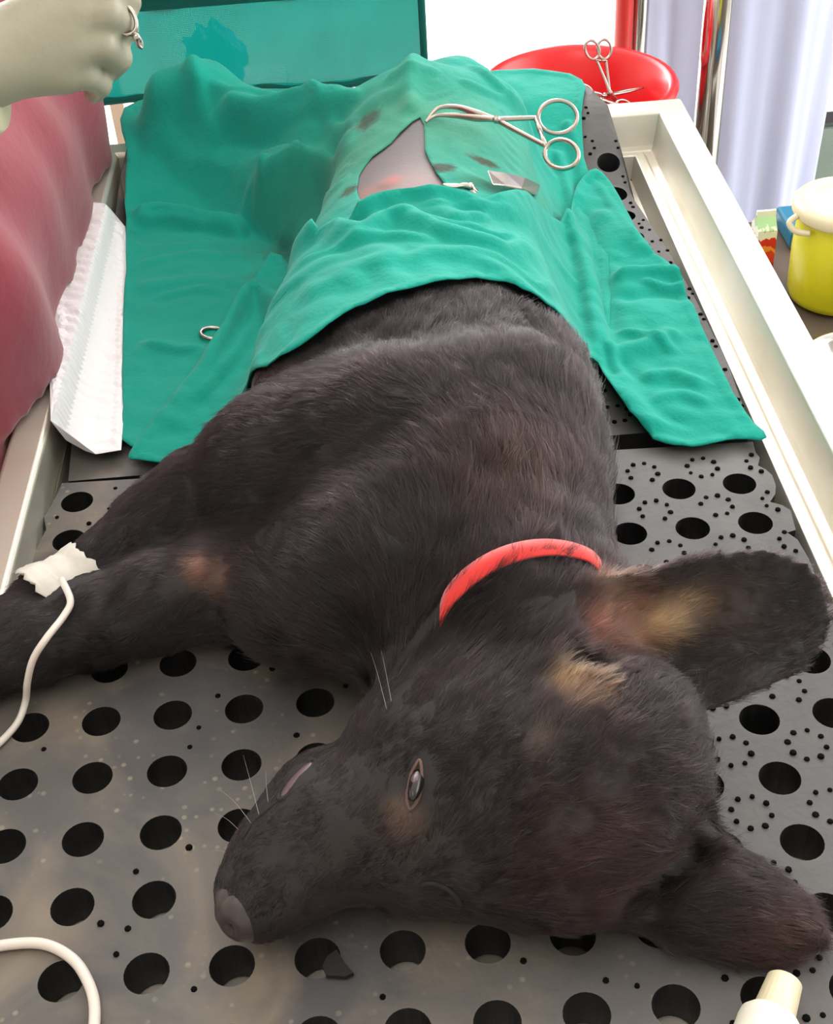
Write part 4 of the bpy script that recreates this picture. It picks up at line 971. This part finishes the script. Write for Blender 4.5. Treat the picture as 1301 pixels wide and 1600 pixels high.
# ------------------------------------------------------------------ people
def face_on(fl, c, fwd, s=1.):
    fwd = np.array(fwd, float); side = np.cross((0, 0, 1), fwd); c = np.array(c, float); up_ = np.array((0, 0, 1.))
    fl.ell(c, (.078, .078, .108), .02); fl.ell(c+fwd*.02-up_*.06, (.058, .058, .055), .03)
    fl.cone(c+fwd*.085+up_*.01, .008, c+fwd*.102-up_*.025, .013, .012)
    for q in (-1, 1):
        fl.ell(c+fwd*.074+side*q*.03+up_*.008, (.016, .016, .011), .01, op='s'); fl.ell(c+fwd*.066+side*q*.03+up_*.008, (.013, .013, .012), .003)
        fl.ell(c+side*q*.08-up_*.005, (.014, .014, .03), .008)
    fl.ell(c+fwd*.082-up_*.055, (.01, .024, .006), .008)
# surgeon at the left of the table, seen from chest to hip, right hand over the dog
sg = Field((-.72, -.02, -.88), (-.1, .86, .86), .009)
hx, hy = -.50, .46
face_on(sg, (hx+.03, hy, .66), (.97, 0, -.24)); sg.cone((hx, hy, .46), .055, (hx+.02, hy, .60), .05, .03)
sg.loft([((hx, hy, -.02), .14, .1), ((hx, hy, .2), .14, .1), ((hx, hy, .38), .15, .1)], .03)
for q in (-1, 1): sg.cone((hx, hy, .42), .07, (hx, hy+q*.17, .42), .06, .04); sg.chain([((hx, hy+q*.1, 0), .085), ((hx, hy+q*.1, -.42), .06), ((hx, hy+q*.1, -.80), .042), ((hx+.12, hy+q*.1, -.845), .028)], .03)
wr = UD(-55, 118, .99)
elb = (-.56, .18, .26); sg.chain([((hx, hy-.19, .41), .055), (elb, .042), (tuple(wr), .029)], .03)
sg.chain([((hx, hy+.19, .41), .055), ((-.54, .72, .22), .042), ((-.50, .62, .08), .03), ((-.47, .55, .03), .03)], .03)
V, F = sg.polys()
p1 = fixn(mesh('person', V, F, SKIN)); tag(p1, 'person in a pink gown leaning on the table\'s left rim, gloved hand raised', 'person')
gw = Field((-.74, .02, -.62), (-.14, .9, .56), .008)
for yy in np.linspace(.30, .68, 6): gw.cone((-.422, yy, -.5), .15, (-.420, yy, .12), .146, .02); gw.cone((-.420, yy, .12), .146, (-.47, .3+(yy-.3)*.8+.04, .40), .10, .02)
gw.cone((hx, hy-.19, .41), .075, elb, .062, .03); gw.cone(elb, .062, np.array(elb)*.25+np.array(wr)*.75, .045, .02); gw.cone((hx, hy+.19, .41), .075, (-.54, .74, .22), .062, .03)
ZG = gw.lo[2]+gw.h*np.arange(gw.n[2]); XG = gw.lo[0]+gw.h*np.arange(gw.n[0]); YG = gw.lo[1]+gw.h*np.arange(gw.n[1])
gw.D = gw.D+(.007*np.sin(YG[:, None]*22+ZG[None]*9+1)*np.cos(ZG[None]*5+YG[:, None]*8)+.003*np.sin(YG[:, None]*50+ZG[None]*22))[None].astype(np.float32)
cut = np.minimum(.034-ZG[None, None, :], XG[:, None, None]+.300)+0*YG[None, :, None]; gw.D = np.maximum(gw.D, cut).astype(np.float32)
gw.D = np.maximum(gw.D, (-.60-ZG)[None, None, :]).astype(np.float32)
V, F = gw.polys(); g_ = fixn(mesh('gown', V, F, PINK)); g_.parent = p1; g_['label'] = 'loose pink gown'
tr = Field((-.66, .2, -.86), (-.34, .72, .0), .010)
for q in (-1, 1): tr.chain([((hx, hy+q*.1, -.05), .105), ((hx, hy+q*.1, -.42), .08), ((hx, hy+q*.1, -.80), .065)], .03)
V, F = tr.polys(); g_ = fixn(mesh('trousers', V, F, PINK)); g_.parent = p1
# gloved right hand: palm, four curled fingers, thumb
D0 = .99
def HP(x, y, dD=0.): return UD(x, y, D0+dD)
hd = Field(np.array([-.36, .16, .16]), np.array([-.08, .46, .42]), .003)
kn = [HP(118, -12, .005), HP(124, 30, 0), HP(118, 76, 0), HP(98, 116, .004)]
wr2 = HP(-50, 100, .005)
for k_, r_ in zip(kn, (.015, .015, .015, .014)): hd.cone(wr2+(k_-wr2)*.08, .024, k_, r_, .010)
fing = [[HP(168, -26, .0), HP(196, 2, .02), HP(188, 30, .04)], [HP(168, 22, -.004), HP(192, 42, .014), HP(182, 62, .034)], [HP(160, 72, -.002), HP(184, 90, .014), HP(172, 108, .032)], [HP(134, 118, .004), HP(156, 132, .018), HP(146, 146, .032)]]
for k_, f_, r_ in zip(kn, fing, (.0125, .0125, .0118, .0100)):
    pts = [(k_, r_+.001)]+[(f_[0], r_*.92), (f_[1], r_*.86), (f_[2], r_*.78)]; hd.chain(pts, .003)
hd.chain([(HP(20, 60, .02), .018), (HP(80, 30, .045), .014), (HP(135, 10, .055), .012), (HP(168, 10, .052), .0105)], .01)
hd.cone(wr2, .027, HP(-140, 110, .02), .031, .02); hd.blur(1)
V, F = hd.polys(); g_ = fixn(mesh('glove', V, F, GLOVE)); g_.parent = p1; g_['label'] = 'beige latex glove on the raised right hand'
c_ = HP(-48, 118, .0); ad = HP(-140, 128, .02)-HP(20, 108, 0); ad /= np.linalg.norm(ad)
mb = MB().lathe([(.036, -.012), (.039, -.008), (.038, 0), (.039, .01), (.037, .03)], HP(-38, 120, .0), ad, 36); g_ = mb.build('cuff', CREAM, None); g_.parent = p1
t0_ = HP(186, 18, .012)
forceps('needle_holder', HP(222, 76, -.0), HP(213, 58, -.002), HP(190, 28, .004), HP(168, 22, .035), CAM_C-t0_, 'small steel needle holder in the gloved hand, top left', ringr=(.014, .010), scale=.9)
# person in white coat beyond the drip stand
qx, qy = .55, 1.32
pb = Field((qx-.32, qy-.22, -.88), (qx+.36, qy+.26, .84), .010)
face_on(pb, (qx, qy+.02, .66), (0, 1, -.1)); pb.cone((qx, qy, .46), .055, (qx, qy+.01, .60), .05, .03)
pb.loft([((qx, qy, -.02), .15, .1), ((qx, qy, .2), .14, .1), ((qx, qy, .38), .15, .1)], .03)
for q in (-1, 1):
    pb.cone((qx, qy, .42), .07, (qx+q*.16, qy, .41), .06, .04); pb.chain([((qx+q*.085, qy, 0), .08), ((qx+q*.085, qy, -.42), .058), ((qx+q*.085, qy, -.80), .04), ((qx+q*.09, qy+.13, -.845), .028)], .03)
    pb.chain([((qx+q*.19, qy, .40), .05), ((qx+q*.235, qy+.02, .12), .04), ((qx+q*.20, qy+.16, -.02), .03), ((qx+q*.14, qy+.22, -.03), .028)], .03)
V, F = pb.polys(); p2 = fixn(mesh('person', V, F, SKIN)); tag(p2, 'person in a long white coat standing behind the steel pole, seen from the back', 'person')
ct = Field((qx-.34, qy-.26, -.48), (qx+.36, qy+.28, .52), .008)
ct.loft([((qx, qy, -.44), .125, .1), ((qx, qy, -.2), .14, .1), ((qx, qy, .05), .155, .1), ((qx, qy, .36), .17, .1)], .02)
for q in (-1, 1): ct.cone((qx+q*.02, qy, -.5), .115, (qx+q*.04, qy, .1), .12, .03); ct.chain([((qx+q*.17, qy, .41), .072), ((qx+q*.235, qy+.02, .12), .058), ((qx+q*.20, qy+.15, -.02), .046)], .012)
AX = np.arctan2((ct.lo[1]+ct.h*np.arange(ct.n[1]))[None, :]-qy, (ct.lo[0]+ct.h*np.arange(ct.n[0]))[:, None]-qx)
ZC = ct.lo[2]+ct.h*np.arange(ct.n[2])
ct.D = (ct.D+(.010*np.sin(AX*9+1.2)[:, :, None]+.005*np.sin(AX*19)[:, :, None])*np.clip(.45-ZC, 0, .8)[None, None, :]).astype(np.float32)
ct.D = np.maximum(ct.D, (-.405-ZC)[None, None, :]).astype(np.float32)
V, F = ct.polys(); g_ = fixn(mesh('white_coat', V, F, COATM)); g_.parent = p2
tr = Field((qx-.24, qy-.14, -.86), (qx+.24, qy+.14, -.1), .010)
for q in (-1, 1): tr.chain([((qx+q*.07, qy, -.3), .06), ((qx+q*.085, qy, -.42), .062), ((qx+q*.085, qy, -.80), .065)], .01)
V, F = tr.polys(); g_ = fixn(mesh('trousers', V, F, TROUSER)); g_.parent = p2

# ------------------------------------------------------------------ side trolley at right with its things
TZ = -.10
tl_ = empty('side_trolley', (.62, .52, FLOOR_Z), 'low brown-topped side trolley along the table\'s right side', 'trolley')
MB().box((.375, .20, TZ-.025), (.86, .715, TZ)).build('trolley_top', COUNTER, tl_, smooth=False, bevel=.003)
for x in (.40, .83):
    for y in (.24, .68): lg = MB().tube([(x, y, FLOOR_Z+.03), (x, y, TZ-.02)], .013, 12).build('leg', DARK, tl_); MB().lathe([(.001, -.012), (.026, -.010), (.03, 0), (.026, .010), (.001, .012)], (x, y, FLOOR_Z+.03), (1, 0, 0), 20).build('castor', BLACKRUB, tl_).parent = lg
MB().box((.39, .22, -.56), (.84, .70, -.545)).build('lower_shelf', COUNTER, tl_, smooth=False)
yc = U(1303, 497, TZ); yc = np.array([yc[0]+.012, yc[1]+.040, TZ])
yb = empty('sharps_container', tuple(yc), 'yellow plastic tub with a cream screw lid on the brown trolley', 'container')
yR = .048; yH = .112
MB().lathe([(.001, .001), (yR-.008, .001), (yR-.002, .005), (yR, .012), (yR+.001, yH*.5), (yR-.001, yH*.88), (yR-.004, yH*.9), (.001, yH*.9)], yc, (0, 0, 1), 56).build('tub', YELPL, yb)
MB().lathe([(.001, yH*.86), (yR+.004, yH*.86), (yR+.006, yH*.88), (yR+.006, yH*.94), (yR+.003, yH*.97), (yR-.004, yH*.985), (yR-.010, yH*.985), (yR-.014, yH*.965), (.001, yH*.965)], yc, (0, 0, 1), 56).build('lid', CREAM, yb)
hp_ = [yc+np.array([-(yR+.006), -.01, yH*.90]), yc+np.array([-(yR+.014), -.014, yH*.86]), yc+np.array([-(yR+.008), -.02, yH*.80]), yc+np.array([-(yR-.004), -.026, yH*.80])]
MB().tube(crom(hp_, 6), .003, 10).build('lid_tab', CREAM, yb).parent = [c for c in yb.children if c.name.startswith('lid') and 'tab' not in c.name][0]
MB().box((yc[0]+.004, yc[1]-yR-.0015, yc[2]+.03), (yc[0]+.03, yc[1]-yR+.006, yc[2]+.07)).build('label_patch', mat('label_white', (230, 225, 190), .5), yb, smooth=False)
o = MB().box((.445, .640, TZ), (.56, .705, TZ+.022)).build('teal_box', TEAL, smooth=False, bevel=.004); tag(o, 'teal plastic box on the trolley behind the yellow tub', 'box')
# small carton with red and yellow print
cm = bpy.data.materials.new('carton_print'); cm.use_nodes = True; nt = cm.node_tree; pz = nt.nodes['Principled BSDF']; pz.inputs['Roughness'].default_value = .4
tc = nt.nodes.new('ShaderNodeTexCoord'); sx_ = nt.nodes.new('ShaderNodeSeparateXYZ'); nt.links.new(tc.outputs['Generated'], sx_.inputs[0])
ad_ = nt.nodes.new('ShaderNodeTexNoise'); ad_.inputs['Scale'].default_value = 3.5; nt.links.new(tc.outputs['Generated'], ad_.inputs['Vector'])
mm_ = nt.nodes.new('ShaderNodeMath'); mm_.operation = 'MULTIPLY_ADD'; mm_.inputs[1].default_value = .35; nt.links.new(ad_.outputs[0], mm_.inputs[0]); nt.links.new(sx_.outputs[2], mm_.inputs[2])
rp = nt.nodes.new('ShaderNodeValToRGB'); rp.color_ramp.interpolation = 'CONSTANT'; el = rp.color_ramp.elements
el[0].position = 0; el[0].color = lin((150, 30, 60)); el[1].position = .36; el[1].color = lin((226, 70, 40))
for p_, c__ in ((.52, (240, 150, 60)), (.62, (214, 50, 36)), (.80, (232, 236, 226)), (1.0, (160, 200, 150))): e_ = el.new(p_); e_.color = lin(c__)
nt.links.new(mm_.outputs[0], rp.inputs[0]); nt.links.new(rp.outputs[0], pz.inputs['Base Color'])
cx_ = U(1192, 422, TZ); x_, y_ = float(cx_[0]), float(cx_[1])
ctn = empty('small_carton', (x_, y_, TZ), 'small white carton with red print on the trolley, against the table rim', 'carton')
MB().add([(x_-.010, y_, TZ), (x_+.010, y_, TZ), (x_+.010, y_+.026, TZ), (x_-.010, y_+.026, TZ), (x_-.010, y_, TZ+.046), (x_+.010, y_, TZ+.046), (x_+.010, y_+.026, TZ+.046), (x_-.010, y_+.026, TZ+.046), (x_-.010, y_+.013, TZ+.058), (x_+.010, y_+.013, TZ+.058)],
         [(3, 2, 1, 0), (0, 1, 5, 4), (1, 2, 6, 5), (2, 3, 7, 6), (3, 0, 4, 7), (4, 5, 9, 8), (6, 7, 8, 9), (5, 6, 9), (7, 4, 8)]).build('carton_body', cm, ctn, smooth=False)
MB().box((x_-.010, y_+.0115, TZ+.056), (x_+.010, y_+.0145, TZ+.063)).build('gable_fold', mat('carton_white', (225, 228, 220), .5), ctn, smooth=False)
kc = U(1330, 640, TZ)+np.array([.012, .02, 0]); 
o = fixn(MB().lathe([(.001, .002), (.030, .002), (.036, .006), (.050, .030), (.056, .034), (.057, .036), (.054, .037), (.048, .031), (.034, .008), (.001, .005)], kc, (0, 0, 1), 48).build('steel_dish', CHROME)); tag(o, 'shiny round steel dish on the trolley, below the yellow tub', 'dish')
# low cupboard far behind at right
cu = empty('cupboard', (1.15, 1.75, FLOOR_Z), 'low grey-green cupboard in the background at the right edge', 'cupboard')
MB().box((.68, 1.56, FLOOR_Z), (1.55, 2.0, -.375)).build('carcass', GREYGREEN, cu, smooth=False)
MB().box((.67, 1.55, -.375), (1.56, 2.01, -.355)).build('worktop', DARK, cu, smooth=False)
for i_ in (0, 1):
    MB().box((.69+i_*.42, 1.545, FLOOR_Z+.04), (1.10+i_*.42, 1.56, -.385)).build('door', GREYGREEN, cu, smooth=False)
